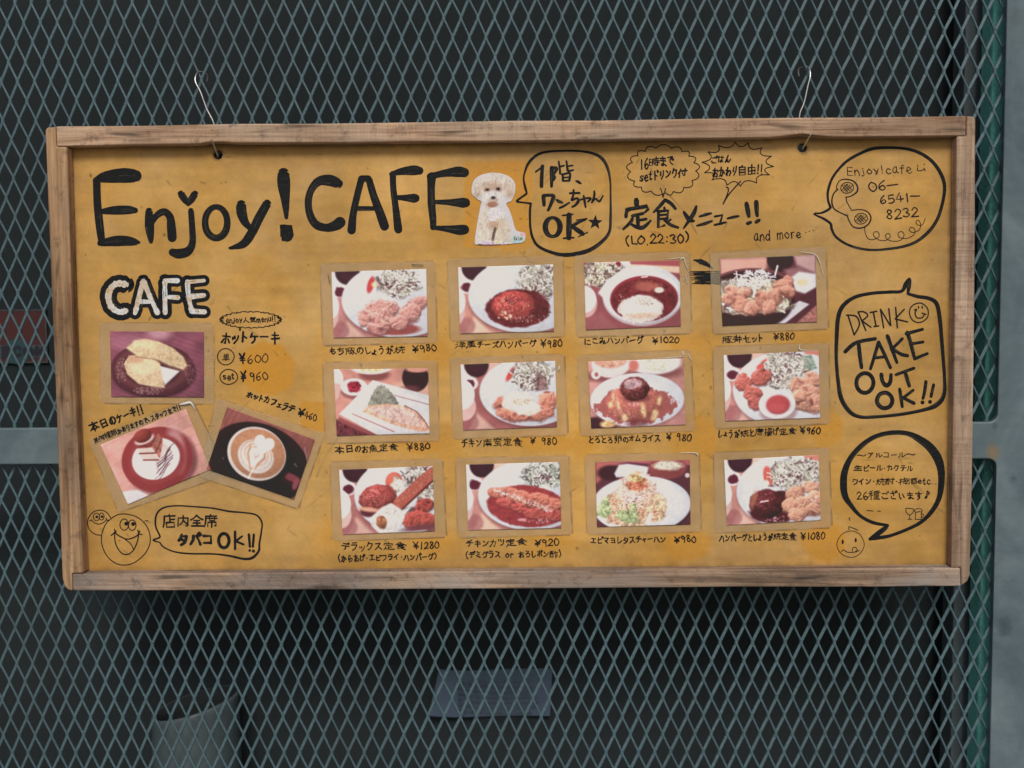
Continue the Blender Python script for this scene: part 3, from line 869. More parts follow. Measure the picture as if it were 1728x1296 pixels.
HOLES = [(368, 261.5, 7.6), (1354, 249.5, 7.8)]
def panel():
    # grid spans the panel out to under the frame
    u0, u1, v0, v1 = 92.0, 1634.0, 222.0, 980.0
    nx, nz = 820, 404
    us = np.linspace(u0, u1, nx)
    vs = np.linspace(v0, v1, nz)
    UU, VV = np.meshgrid(us, vs)
    c00 = np.array(on_board(u0, v0)); c10 = np.array(on_board(u1, v0)); c01 = np.array(on_board(u0, v1)); c11 = np.array(on_board(u1, v1))
    c01 = np.array(on_board(122, v1)); c11 = np.array(on_board(1624, v1))
    S_, T_ = (UU - u0) / (u1 - u0), (VV - v0) / (v1 - v0)
    XY = (c00 * (1 - S_[..., None]) + c10 * S_[..., None]) * (1 - T_[..., None]) + (c01 * (1 - S_[..., None]) + c11 * S_[..., None]) * T_[..., None]
    # photo position of every grid point (the panel is seen almost square on)
    pu = np.empty_like(UU); pv = np.empty_like(VV)
    Rinv = RCW.T
    Wp = P0 + XY[..., 0:1] * UX + XY[..., 1:2] * UZ - NB * RECESS
    cc = (Wp - CAM) @ Rinv.T
    pu = 864 + F * cc[..., 0] / -cc[..., 2]
    pv = 648 - F * cc[..., 1] / -cc[..., 2]
    sh = UU.shape
    base = np.array((182, 142, 78.0))
    col = np.ones(sh + (3,)) * base
    n1 = fbm(sh, (4, 8), 1, 5)
    n2 = fbm(sh, (60, 12), 2, 4)        # plywood grain, lengthwise
    n3 = fbm(sh, (40, 80), 3, 3)
    n4 = fbm(sh, (9, 18), 5, 4)
    col *= (1 + 0.34 * (n1 - .5) + 0.12 * (n2 - .5) + 0.10 * (n3 - .5))[..., None]
    col = col + ((n4 - 0.5) * 52)[..., None] * np.array((0.25, 0.45, 0.9))
    # less faded patches where labels once were, and tape marks
    pat = np.zeros(sh)
    wob = (fbm(sh, (50, 100), 9, 3) - .5) * 16
    def rect(a, b, c, d, s, k, r=6):
        dx = np.abs(pu - (a + c) / 2) - (c - a) / 2 + r
        dy = np.abs(pv - (b + d) / 2) - (d - b) / 2 + r
        dd = np.hypot(np.maximum(dx, 0), np.maximum(dy, 0)) + np.minimum(np.maximum(dx, dy), 0) - r + wob * 0.25
        return k * np.clip(0.5 - dd / s, 0, 1)
    def elp(a, b, rx, ry, s, k):
        dd = (np.hypot((pu - a) / rx, (pv - b) / ry) - 1) * min(rx, ry) + wob * 0.7
        return k * np.clip(0.5 - dd / s, 0, 1)
    for m_ in (rect(783, 272, 897, 418, 3, .85), rect(846, 412, 888, 428, 3, .6), elp(452, 622, 46, 46, 5, .95), rect(418, 584, 470, 664, 6, .5),
               rect(508, 678, 556, 728, 4, .8), elp(1130, 412, 95, 26, 30, .55), elp(1225, 405, 60, 30, 40, .4),
               elp(735, 600, 26, 30, 18, .6), elp(950, 590, 22, 24, 20, .65), elp(1160, 578, 40, 16, 14, .6), elp(1345, 568, 60, 12, 14, .55),
               elp(712, 752, 60, 14, 10, .65), elp(925, 748, 50, 16, 10, .7), elp(1168, 738, 42, 40, 14, .6), elp(1395, 724, 26, 32, 12, .75),
               elp(730, 915, 44, 22, 20, .65), elp(925, 915, 48, 20, 20, .6), elp(1162, 918, 40, 26, 8, .7), elp(1390, 915, 36, 34, 10, .8),
               rect(1375, 886, 1425, 944, 8, .4), elp(555, 905, 20, 30, 20, .4), elp(757, 745, 22, 30, 14, .5), elp(545, 592, 14, 40, 16, .3), elp(985, 748, 20, 26, 16, .5),
               elp(1195, 580, 20, 20, 20, .4), elp(160, 560, 22, 160, 60, .25)):
        pat = np.maximum(pat, m_)
    pat *= 0.75 + 0.5 * (n3 - 0.2)
    patc = np.array((190, 134, 44.0))
    col = col * (1 - pat[..., None]) + patc * pat[..., None]
    # greyer weathered field in the middle of the pouches' surroundings
    # panel darker towards the frame; rubbed-in grime round the hanging holes
    edge = np.minimum(np.minimum(pu - 112 - (pv - 245) * .037, 1612 - (pv - 230) * .01 - pu), np.minimum((pv - 246) + pu * 0.011, 970 - pu * .007 - pv))
    dirt_edges = np.clip(1 - (edge + wob * 0.7) / 16, 0, 1) * 0.5
    dirt_edges = np.maximum(dirt_edges, 0.16 * np.clip(1 - (edge + wob * 2.2) / 60, 0, 1))
    for (hu, hv, hr) in HOLES:
        d = np.hypot(pu - hu, pv - hv)
        dirt_edges = np.maximum(dirt_edges, 0.6 * np.clip(1 - (d - hr + wob * .3) / 6, 0, 1))
        dirt_edges = np.maximum(dirt_edges, 0.45 * np.clip(1 - np.hypot((pu - hu - 18) / 16, (pv - hv - 3) / 3), 0, 1))
    # faint wipes and scratches
    r = random.Random(21)
    for k in range(70):
        x, y = r.uniform(130, 1600), r.uniform(260, 950)
        ang = r.choice([r.uniform(-0.15, 0.15), r.uniform(-1.1, -0.7), r.uniform(0.6, 1.0)])
        ln = r.uniform(12, 150)
        dx, dy = math.cos(ang), math.sin(ang)
        t = np.clip((pu - x) * dx + (pv - y) * dy, 0, ln)
        d = np.hypot(pu - x - t * dx + 3 * np.sin(t * .05), pv - y - t * dy)
        dirt_edges = np.maximum(dirt_edges, r.uniform(0.16, 0.46) * np.clip(1.4 - d / r.uniform(.9, 1.6), 0, 1) * (0.4 + n3))
    for k in range(260):
        x, y, rr = r.uniform(118, 1605), r.uniform(255, 962), r.choice([.7, .8, 1.0, 1.2, 1.8])
        b = r.uniform(.2, .75)
        iu = int((x - u0) / (u1 - u0) * (nx - 1)); iv = int((y - v0) / (v1 - v0) * (nz - 1))
        sl = (slice(max(0, iv - 6), iv + 7), slice(max(0, iu - 6), iu + 7))
        d = np.hypot(pu[sl] - x, (pv[sl] - y) * r.uniform(.6, 1.2))
        dirt_edges[sl] = np.maximum(dirt_edges[sl], b * np.clip(1.3 - d / rr / 1.3, 0, 1))
    # grime gathered along the edges of the film sleeves
    for (lb, fn_, pq_, oq_, cr_) in PHOTOS:
        for i in range(4):
            (xa_, ya_), (xb_, yb_) = oq_[i], oq_[(i + 1) % 4]
            L2 = (xb_ - xa_) ** 2 + (yb_ - ya_) ** 2
            t = ((pu - xa_) * (xb_ - xa_) + (pv - ya_) * (yb_ - ya_)) / L2
            d = np.abs((pu - xa_) * (yb_ - ya_) - (pv - ya_) * (xb_ - xa_)) / math.sqrt(L2)
            g = np.clip(1.5 - d / 1.3, 0, 1) * ((t > .02) & (t < .98)) * np.clip((n3 - .36) * 4, 0.12, 1) * (.5 if i in (1, 2) else .28)
            dirt_edges = np.maximum(dirt_edges, g)
    # scorched smear under the left hole
    d = np.abs(pv - (308 + 3 * np.sin((pu - 340) * .08))) / 2.2
    dirt_edges = np.maximum(dirt_edges, 0.5 * np.clip(1 - d, 0, 1) * ((pu > 338) & (pu < 392)) * (n3 > .45))
    col = col * (1 - dirt_edges[..., None]) + np.array((66, 50, 34.0)) * dirt_edges[..., None]
    verts = np.stack([XY[..., 0], np.full(sh, RECESS), XY[..., 1]], -1).reshape(-1, 3)
    pu_f, pv_f = pu.ravel().copy(), pv.ravel().copy()
    gone = np.zeros(nx * nz, bool)
    for (hu, hv, hr) in HOLES:
        gone |= np.hypot(pu_f - hu, pv_f - hv) < hr
    A = (np.arange(nz - 1)[:, None] * nx + np.arange(nx - 1)[None, :]).ravel()
    quads = np.stack([A, A + nx, A + nx + 1, A + 1], 1)
    bad = gone[quads].any(1)
    near = np.unique(quads[bad]); near = near[~gone[near]]
    for i in near:
        for (hu, hv, hr) in HOLES:
            d = math.hypot(pu_f[i] - hu, pv_f[i] - hv)
            if d < hr + 6:
                x, z = on_board(hu + (pu_f[i] - hu) / d * hr, hv + (pv_f[i] - hv) / d * hr)
                verts[i] = (x, RECESS, z)
    quads = quads[~bad]
    used = np.unique(quads)
    remap = -np.ones(nx * nz, int); remap[used] = np.arange(len(used))
    o = obj('panel', verts[used], remap[quads].tolist(), MAT['panel'], board, colors=np.clip(lin(col.reshape(-1, 3)[used]) / KW, 0, .9))
    s = o.modifiers.new('thick', 'SOLIDIFY'); s.thickness = 0.015; s.offset = -1
    return o
PANEL = panel()

def ink(name='lettering', mat='ink'):
    k = Ink()
    def done():
        if mat != 'ink': return k.build(name, MAT[mat], PANEL)
        K = k.streaks()
        n0, f0 = len(k.V), len(k.F)
        V = k.V + K.V
        FF = k.F + [tuple(i + n0 for i in q) for q in K.F]
        return obj(name, V, FF, [MAT['ink'], MAT['streak']], PANEL, midx=[0] * f0 + [1] * len(K.F))
    k.done = done
    return k

# --- Enjoy! CAFE
k = ink(); c = cx_(60, 190, 3.927)
for st in ([(405, 450, 50), (410, 600, 52), (425, 750, 55), (440, 862, 46)], [(388, 447, 20), (450, 430, 70), (560, 417, 97), (640, 418, 92), (665, 419, 78)],
           [(440, 655, 35), (520, 648, 58), (610, 645, 58), (660, 648, 38)], [(430, 865, 42), (520, 852, 68), (600, 850, 66), (655, 857, 50), (685, 860, 20)],
           [(752, 655, 50), (755, 750, 62), (763, 830, 42), (765, 855, 28)], [(765, 745, 28), (800, 685, 42), (850, 657, 48), (890, 690, 50), (900, 760, 60), (905, 828, 62)],
           [(1030, 652, 40), (1037, 750, 42), (1040, 860, 45), (1010, 918, 60), (950, 935, 66), (908, 926, 52)],
           [(965, 540, 48), (990, 577, 46), (1012, 607, 26)], [(1055, 540, 48), (1030, 580, 46), (1012, 607, 26)],
           [(1363, 612, 65), (1365, 660, 70), (1385, 720, 55), (1420, 765, 35)], [(1533, 605, 58), (1480, 700, 62), (1430, 800, 60), (1380, 868, 55), (1310, 893, 28), (1288, 897, 20)],
           [(1643, 405, 78), (1645, 470, 86), (1655, 580, 58), (1662, 695, 26)], [(1648, 770, 60), (1662, 800, 88), (1668, 818, 76)]):
    k.stroke(c(st), rough=0.02)
k.poly([(60 + x / 3.927, 190 + y / 3.927) for x, y in ((1618, 742), (1700, 745), (1712, 815), (1690, 848), (1632, 852))])
k.ring(60 + 1197 / 3.927, 190 + 728 / 3.927, 74 / 3.927, 103 / 3.927, 0, wob=0.01, wfun=lambda g: (36 + 8 * abs(math.cos(g)) + 8 * max(0, math.sin(g))) / 3.927)
k.done()
k = ink(); c = cx_(480, 230, 3.927)
for st in ([(355, 312, 65), (300, 292, 76), (230, 297, 60), (180, 350, 48), (158, 430, 48), (170, 520, 50), (210, 585, 55), (280, 606, 54), (340, 590, 70), (368, 570, 74)],
           [(510, 282, 46), (480, 400, 45), (455, 520, 48), (445, 622, 58)], [(510, 280, 44), (555, 280, 44)], [(560, 285, 46), (590, 390, 50), (630, 500, 58), (663, 595, 62)], [(470, 478, 32), (600, 478, 30)],
           [(718, 250, 42), (722, 350, 42), (738, 480, 45), (752, 600, 55), (755, 618, 52)], [(705, 250, 25), (780, 232, 50), (860, 225, 66), (895, 228, 52)], [(735, 405, 30), (800, 408, 42), (855, 410, 60), (868, 410, 56)],
           [(975, 267, 60), (972, 350, 50), (975, 450, 52), (985, 560, 45), (985, 603, 40)], [(962, 266, 40), (1060, 245, 48), (1150, 235, 70), (1192, 240, 62)], [(1000, 435, 28), (1090, 437, 40), (1175, 440, 65), (1200, 440, 62)],
           [(980, 605, 25), (1070, 612, 42), (1150, 620, 65), (1192, 618, 66)]):
    k.stroke(c(st), rough=0.02)
k.done()
# --- outlined worn white CAFE
kb = ink('letter_outline'); kw = Ink(0.0003); c = cx_(140, 450, 3.927)
for st, wb, ww in (([(285, 118), (225, 112), (182, 148), (168, 205), (190, 268), (240, 300), (285, 292)], 76, 36),
                   ([(398, 95), (372, 200), (345, 308)], 58, 30), ([(402, 95), (440, 190), (492, 303)], 58, 30), ([(368, 232), (445, 232)], 52, 26),
                   ([(543, 92), (543, 205), (545, 305)], 60, 28), ([(543, 92), (625, 93)], 52, 26), ([(545, 200), (628, 205)], 56, 26),
                   ([(692, 100), (700, 200), (722, 300)], 60, 28), ([(692, 102), (802, 92)], 52, 24), ([(700, 200), (800, 190)], 58, 30), ([(722, 295), (805, 300)], 56, 28)):
    kb.stroke(c(st, wb * 1.5), rough=0.04)
    kw.stroke(c(st, ww * 1.12), rough=0.2)
kb.done(); kw.build('letter_fill', MAT['chalk'], PANEL)

# --- dog bubble
k = ink('speech_bubble'); c = cx_(780, 230, 6.171)
k.stroke(c([(715, 700, 25), (640, 690, 18), (570, 678, 25), (610, 640, 22), (660, 605, 25), (670, 585, 22), (655, 530, 27), (640, 450, 20), (650, 380, 20), (690, 280, 30), (770, 200, 30), (860, 165, 26), (1000, 152, 22), (1200, 152, 22),
              (1350, 175, 28), (1450, 225, 35), (1510, 320, 30), (1540, 450, 22), (1545, 600, 20), (1545, 850, 28), (1530, 1000, 30), (1440, 1110, 38), (1300, 1195, 45), (1100, 1235, 42), (950, 1215, 35), (800, 1150, 30),
              (735, 1060, 28), (710, 950, 25), (705, 820, 25), (708, 740, 25), (715, 702, 22)]), rough=0.05)
k.done()
k = ink()
for st in ([(765, 370, 20), (845, 310, 22)], [(835, 312, 38), (828, 420, 40), (825, 520, 42)],
           [(932, 330, 45), (932, 430, 40), (930, 522, 30)], [(930, 332, 38), (985, 335, 35), (955, 395, 28), (965, 430, 30), (945, 458, 26)],
           [(1005, 262, 20), (1015, 330, 22), (1020, 388, 25)], [(1012, 318, 22), (1060, 305, 20)], [(1085, 258, 20), (1095, 330, 26), (1105, 360, 24), (1155, 352, 20)], [(1150, 303, 20), (1090, 312, 18)],
           [(1045, 395, 25), (1050, 462, 26)], [(1040, 400, 22), (1120, 385, 24), (1115, 460, 26)], [(1050, 430, 16), (1110, 425, 16)], [(1050, 465, 20), (1115, 462, 20)],
           [(1185, 465, 18), (1210, 475, 30), (1235, 492, 18)], [(845, 625, 44), (850, 680, 40), (852, 715, 38)], [(845, 618, 36), (900, 613, 34), (950, 625, 44), (930, 690, 40), (895, 770, 28)],
           [(982, 660, 20), (1002, 675, 35), (1040, 690, 25)], [(1015, 746, 24), (1060, 725, 25), (1115, 690, 18)], [(1122, 592, 24), (1220, 590, 24)],
           [(1160, 562, 24), (1155, 620, 24), (1140, 665, 24), (1190, 645, 24), (1210, 670, 30), (1180, 715, 28), (1145, 735, 20)], [(1232, 660, 20), (1300, 643, 22), (1338, 650, 24), (1310, 680, 20)], [(1265, 620, 22), (1275, 680, 26), (1285, 738, 20)],
           [(1375, 572, 20), (1375, 620, 25), (1350, 690, 18)], [(1350, 690, 18), (1388, 650, 20), (1410, 668, 22), (1432, 675, 22), (1465, 620, 18)],
           [(1112, 820, 54), (1112, 940, 60), (1110, 1055, 54)], [(1045, 824, 18), (1150, 812, 18)], [(1055, 1062, 20), (1160, 1055, 18)], [(1282, 865, 26), (1210, 895, 34), (1130, 945, 38)], [(1140, 935, 40), (1220, 990, 50), (1258, 1018, 40)], [(1212, 1045, 14), (1305, 1000, 15)], [(1190, 872, 12), (1298, 858, 16)]):
    k.stroke(c(st), rough=0.05, smooth=len(st) > 2)
k.ring(780 + 942 / 6.171, 230 + 945 / 6.171, 76 / 6.171, 98 / 6.171, 0, wob=.01, wfun=lambda g: (30 + 28 * abs(math.cos(g))) / 6.171)
sp = []
for i in range(10):
    rr = 80 if i % 2 == 0 else 34
    a = -math.pi / 2 + 0.05 + i * math.pi / 5
    sp.append((780 + (1385 + rr * math.cos(a)) / 6.171, 230 + (897 + rr * math.sin(a)) / 6.171))
k.poly(sp)
k.done()

# --- set-meal heading with the two thought bubbles
c = cx_(1020, 230, 4.547)
k = ink()
for st in ([(245, 492, 42), (247, 525, 38)], [(165, 615, 28), (172, 578, 28), (200, 556, 26)], [(172, 562, 30), (328, 536, 30), (335, 560, 26), (312, 582, 18)], [(215, 610, 25), (295, 592, 25)], [(255, 608, 30), (258, 690, 30)], [(260, 645, 22), (320, 635, 22)],
           [(215, 628, 24), (200, 660, 28), (145, 712, 18)], [(190, 665, 18), (250, 697, 30), (300, 697, 32), (355, 647, 16)],
           [(465, 487, 25), (430, 530, 28), (378, 582, 16)], [(465, 487, 25), (510, 515, 30), (545, 555, 22)], [(460, 548, 20), (462, 575, 20)], [(410, 577, 24), (487, 570, 24), (482, 632, 22)], [(415, 605, 18), (480, 600, 18)], [(420, 635, 18), (480, 630, 18)],
           [(415, 577, 24), (413, 700, 24), (460, 683, 18)], [(508, 638, 16), (488, 655, 16)], [(460, 642, 22), (510, 680, 26), (565, 700, 20)],
           [(705, 538, 20), (680, 600, 34), (608, 705, 14)], [(610, 582, 22), (650, 638, 38), (688, 650, 16)], [(730, 615, 16), (780, 600, 25), (820, 590, 14)], [(712, 685, 16), (770, 670, 26), (825, 650, 16)],
           [(847, 615, 18), (905, 605, 22), (890, 655, 18)], [(845, 680, 16), (890, 670, 20), (930, 660, 16)], [(945, 630, 16), (990, 620, 23), (1030, 612, 16)],
           [(1090, 517, 34), (1100, 570, 38), (1108, 612, 28)], [(1100, 668, 30), (1122, 660, 24)], [(1165, 507, 38), (1168, 570, 34), (1172, 608, 26)], [(1166, 657, 30), (1185, 645, 28)]):
    k.stroke(c(st), rough=0.04, smooth=(len(st) > 2 and not (st[0][0] in (410, 415, 172, 847))))
k.text('(LO.22:30)', 1053, 406, 1165, 401, 19, 2.6)
k.done()
k = ink('lettering', 'pen'); k.text('and more', 1271, 399, 1352, 393, 20, 1.9)
for d in (0, 6, 12): k.disc(1360 + d, 392 - d * .3, 1.0)
k.done()

def cloud(k, cx, cy, rx, ry, nb, wdt, bulge, inward=False, skew=0.0):
    a0 = 0.1
    R = random.Random(int(cx))
    ang = [a0 + 2 * math.pi * i / nb + R.uniform(-.07, .07) for i in range(nb)]
    for i in range(nb):
        g0, g1 = ang[i], ang[(i + 1) % nb] + (2 * math.pi if i == nb - 1 else 0)
        pts = []
        for t in np.linspace(0, 1, 7):
            g = g0 + (g1 - g0) * t
            q = (1 + bulge * math.sin(math.pi * t)) if not inward else (1 + bulge * (abs(2 * t - 1) ** 2.6) - bulge * .3)
            pts.append((cx + rx * q * math.cos(g), cy + ry * q * math.sin(g) + skew * rx * math.cos(g), wdt))
        k.stroke(pts)
k = ink('speech_bubble', 'pen')
cloud(k, 1119, 287, 55, 38, 17, 1.7, 0.13)
for st in ([(430, 398), (440, 425), (450, 470)], [(450, 470), (458, 440), (470, 400)]): k.stroke(c(st, 8))
k.done()
k = ink('speech_bubble', 'pen')
cloud(k, 1245, 277, 52, 32, 14, 1.7, 0.24, True)
for st in ([(935, 390), (950, 400), (945, 440), (910, 520)], [(910, 520), (960, 440), (1045, 345)]): k.stroke(c(st, 10))
k.done()
k = ink()
k.text('16時まで', 1079, 277, 1138, 271, 19, 2.5, slant=.12); k.text('setドリンク付', 1079, 298, 1159, 290, 17, 2.5, slant=.12)
k.done()
k = ink()
k.text('ごはん', 1199, 270, 1234, 268, 14, 2.2, slant=.12); k.text('おかわり自由!!', 1201, 291, 1288, 286, 18, 2.5, slant=.12)
k.done()

# --- telephone bubble
c = cx_(1360, 230, 5.76)
k = ink('speech_bubble')
k.stroke(c([(240, 692, 25), (215, 620, 22), (215, 530, 25), (250, 420, 25), (310, 330, 25), (400, 240, 28), (520, 170, 30), (650, 120, 32), (800, 110, 28), (950, 118, 28), (1080, 150, 32), (1200, 220, 34), (1280, 310, 36), (1335, 420, 36),
              (1348, 520, 34), (1325, 660, 32), (1280, 800, 32), (1200, 920, 34), (1080, 1020, 30), (950, 1070, 26), (800, 1095, 24), (640, 1105, 24), (500, 1085, 24), (380, 1040, 24), (290, 975, 24), (250, 900, 26), (240, 850, 26),
              (170, 800, 24), (78, 755, 15), (150, 745, 20), (215, 715, 25), (238, 692, 24)]), rough=0.03)
k.done()
k = ink('telephone_doodle', 'pen')
for st in ([(300, 515, 10), (300, 480, 10), (330, 430, 10), (390, 418, 12), (460, 435, 14), (500, 485, 16), (495, 540, 16), (440, 580, 12), (390, 592, 12)], [(390, 592, 12), (400, 640, 10), (445, 720, 8)],
           [(445, 720, 10), (530, 712, 10), (600, 735, 12), (632, 790, 14), (610, 850, 14), (560, 885, 14), (500, 892, 14), (450, 870, 12), (415, 810, 12), (405, 775, 14)],
           [(405, 775, 14), (340, 745, 12), (280, 710, 14), (255, 660, 16), (255, 600, 14), (275, 550, 14), (310, 515, 14)]):
    k.stroke(c(st))
for (x, y) in ((400, 500), (535, 800)):
    k.ring(1360 + x / 5.76, 230 + y / 5.76, 62 / 5.76, 52 / 5.76, 8.5 / 5.76, rot=-.2)
    for d in (-28, 0, 28):
        k.stroke(c([(x - 30 + d * .7, y - 30 - d * .2), (x + 26 + d * .7, y + 30 - d * .4)], 8))
        k.stroke(c([(x - 32 + d * .7, y + 28 + d * .2), (x + 28 + d * .7, y - 28 + d * .3)], 8))
k.stroke(c([(572, 880), (575, 930), (600, 990), (650, 1005), (710, 975), (700, 930), (660, 935), (665, 975), (720, 1010), (780, 1010), (820, 975), (805, 945), (775, 960), (790, 1000), (850, 1020), (920, 1010), (955, 960), (930, 925), (895, 945),
            (915, 985), (990, 990), (1055, 950), (1055, 900), (1020, 885), (1005, 910), (1040, 935), (1100, 910), (1115, 860), (1095, 815), (1070, 830), (1085, 860), (1130, 860), (1160, 800)], 7.5))
k.done()
k = ink('lettering', 'pen')
k.text('Enjoy!cafe', 1428, 290.5, 1539, 284, 17, 1.6, slant=-.05)
for st in ([(1085, 280), (1090, 290)], [(1148, 268), (1152, 278)], [(1085, 305), (1085, 330), (1115, 335), (1140, 325), (1155, 318)], [(1148, 310), (1160, 335)]): k.stroke(c(st, 9))
k.text('06-', 1464, 316, 1517, 311, 20, 2.1, slant=-.05); k.text('6541-', 1483, 337, 1553, 331, 18, 2.1); k.text('8232', 1494, 362, 1551, 358, 19, 2.1)
k.done()

# --- drink bubble
c = cx_(1380, 455, 4.629)
k = ink('speech_bubble')
k.stroke(c([(704, 188, 22), (780, 210, 28), (870, 225, 30), (930, 270, 34), (955, 400, 32), (968, 550, 30), (980, 700, 28), (990, 850, 26), (985, 980, 32), (930, 1055, 38), (830, 1095, 28), (650, 1130, 26), (450, 1150, 26), (330, 1150, 28),
            (250, 1110, 34), (185, 1010, 36), (160, 880, 30), (145, 700, 28), (148, 520, 32), (160, 370, 34), (200, 280, 34), (290, 215, 28), (420, 185, 26), (560, 175, 26), (655, 168, 26), (688, 112, 34), (714, 78, 32)]), rough=.03)
k.stroke(c([(718, 80, 28), (712, 130, 34), (704, 186, 20)]))
k.done()
k = ink('lettering', 'pen')
for st in ([(235, 355), (285, 510)], [(225, 355), (300, 365), (325, 430), (285, 510)], [(315, 330), (375, 475)], [(315, 330), (360, 330), (390, 360), (345, 400)], [(345, 400), (415, 450)], [(410, 335), (460, 325)], [(435, 335), (455, 440)],
           [(440, 445), (475, 440)], [(490, 310), (515, 455)], [(490, 310), (565, 435)], [(570, 435), (555, 305)], [(608, 295), (622, 455)], [(675, 310), (605, 385)], [(605, 385), (700, 408)]):
    k.stroke(c(st, 12.5))
k.done()
k = ink('face_doodle', 'pen')
k.ring(1380 + 790 / 4.629, 455 + 337 / 4.629, 74 / 4.629, 76 / 4.629, 10 / 4.629)
for st in ([(787, 288), (787, 300)], [(815, 288), (818, 300)], [(755, 315), (772, 312), (760, 340), (775, 375), (815, 375), (835, 345)], [(815, 340), (845, 350)]): k.stroke(c(st, 11))
k.done()
k = ink()
for st in ([(215, 640, 32), (300, 570, 30), (448, 540, 28)], [(318, 570, 32), (330, 680, 32), (342, 765, 28)], [(475, 567, 28), (445, 670, 28), (412, 775, 24)], [(475, 567, 28), (520, 660, 28), (567, 765, 26)], [(440, 690, 24), (530, 680, 24)],
           [(545, 520, 32), (580, 620, 30), (618, 725, 24)], [(660, 540, 24), (575, 625, 24)], [(590, 620, 24), (650, 660, 28), (700, 672, 28)], [(700, 492, 32), (730, 590, 30), (757, 697, 26)], [(692, 500, 28), (818, 466, 24)],
           [(730, 580, 24), (822, 565, 24)], [(760, 695, 26), (856, 656, 24)], [(497, 820, 34), (505, 870, 30), (535, 905, 34), (565, 880, 32), (572, 820, 26)], [(612, 820, 24), (750, 770, 24)], [(682, 800, 30), (700, 860, 30), (715, 908, 28)],
           [(640, 934, 26), (650, 1000, 28), (660, 1070, 24)], [(745, 942, 24), (670, 1000, 24)], [(665, 1000, 26), (750, 1043, 28)], [(845, 876, 28), (835, 950, 26), (822, 1005, 24)], [(905, 900, 26), (885, 990, 24)]):
    k.stroke(c(st), rough=.04)
k.ring(1380 + 368 / 4.629, 455 + 885 / 4.629, 66 / 4.629, 77 / 4.629, 32 / 4.629); k.ring(1380 + 523 / 4.629, 455 + 1022 / 4.629, 59 / 4.629, 61 / 4.629, 33 / 4.629)
k.disc(1380 + 818 / 4.629, 455 + 1037 / 4.629, 3.4); k.disc(1380 + 877 / 4.629, 455 + 1033 / 4.629, 3.4)
k.done()

# --- alcohol bubble
c = cx_(1380, 710, 5.186)
k = ink('speech_bubble')
k.stroke(c([(612, 915, 25), (480, 890, 30), (370, 830, 30), (290, 740, 40), (240, 660, 55), (225, 560, 62), (235, 450, 58), (285, 330, 48), (380, 220, 45), (500, 140, 40), (640, 105, 40), (780, 110, 42), (880, 155, 60), (980, 230, 75), (1050, 330, 78),
            (1080, 440, 65), (1080, 560, 55), (1060, 680, 45), (1000, 790, 40), (900, 890, 32), (760, 960, 28), (620, 1010, 30), (520, 1025, 35), (458, 1035, 28)]), rough=.02)
k.stroke(c([(455, 1035, 25), (530, 985, 45), (590, 940, 40), (612, 918, 25)]))
k.done()
k = ink('lettering', 'pen')
k.text('～アルコール～', 1444.6, 768, 1546, 767, 11, 1.7); k.text('生ビール・カクテル', 1440, 790.5, 1541, 789.5, 12, 1.8); k.text('ワイン・焼酎・梅酒etc..', 1437, 813, 1582, 811.5, 12.5, 1.8); k.text('26種ございます♪', 1445, 837, 1572, 836, 16, 1.9)
for st in ([(430, 785), (485, 790)], [(525, 790), (550, 792)]): k.stroke(c(st, 7))
k.done()
k = ink('wine_glass_doodle', 'pen')
for st in ([(770, 765), (835, 770)], [(770, 765), (775, 800), (805, 825), (835, 800), (836, 770)], [(805, 825), (805, 860)], [(788, 862), (822, 862)]): k.stroke(c(st, 7))
k.done()
k = ink('beer_mug_doodle', 'pen')
for st in ([(857, 800), (852, 862)], [(852, 862), (905, 865)], [(905, 865), (907, 800)],
           [(848, 795), (850, 778), (870, 770), (895, 770), (912, 780), (912, 798), (890, 795), (868, 800), (848, 795)], [(908, 815), (925, 820), (920, 840), (906, 845)]):
    k.stroke(c(st, 7))
k.done()
k = ink('face_doodle', 'pen')
k.ring(1380 + 287 / 5.186, 710 + 1080 / 5.186, 118 / 5.186, 115 / 5.186, 6.5 / 5.186)
k.disc(1380 + 218 / 5.186, 710 + 1060 / 5.186, 1.9, 4); k.disc(1380 + 332 / 5.186, 710 + 1045 / 5.186, 1.9, 4)
for st in ([(208, 1145), (225, 1130), (260, 1150), (320, 1150), (365, 1135)], [(305, 1140), (305, 1115), (330, 1108), (345, 1130), (330, 1142)], [(275, 955), (273, 928), (310, 940), (350, 957)], [(283, 848), (273, 855), (282, 872)]): k.stroke(c(st, 7.5))
k.done()

# --- lower left faces and smoking bubble
c = cx_(120, 840, 4.8)
k = ink('face_doodle', 'pen')
k.stroke(c([(435, 130), (370, 140), (290, 200), (250, 290), (250, 380), (290, 470), (360, 530), (440, 545), (520, 520), (600, 450), (640, 360), (630, 270), (590, 200), (520, 150), (437, 130)], 8.5))
for (x, y, a, b) in ((430, 217, 35, 45), (495, 222, 30, 42)): k.ring(120 + x / 4.8, 840 + y / 4.8, a / 4.8, b / 4.8, 8 / 4.8)
k.disc(120 + 447 / 4.8, 840 + 210 / 4.8, 3.4); k.disc(120 + 503 / 4.8, 840 + 212 / 4.8, 3.4)
for st, ww in (([(350, 280), (400, 315), (460, 335), (530, 310), (555, 270)], 11), ([(352, 290), (360, 370), (400, 440), (450, 460), (500, 430), (535, 360), (548, 290)], 10), ([(440, 340), (480, 370), (505, 415)], 8),
               ([(325, 305), (365, 270)], 11), ([(350, 255), (365, 290)], 10), ([(540, 262), (550, 290), (575, 298)], 10), ([(598, 188), (615, 185), (625, 190)], 7)): k.stroke(c(st, ww))
k.disc(120 + 393 / 4.8, 840 + 346 / 4.8, 0.9)
k.done()
k = ink('face_doodle', 'pen')
k.stroke(c([(322, 165), (290, 120), (240, 100), (180, 115), (140, 165), (135, 220), (155, 265), (200, 297), (243, 303)], 8))
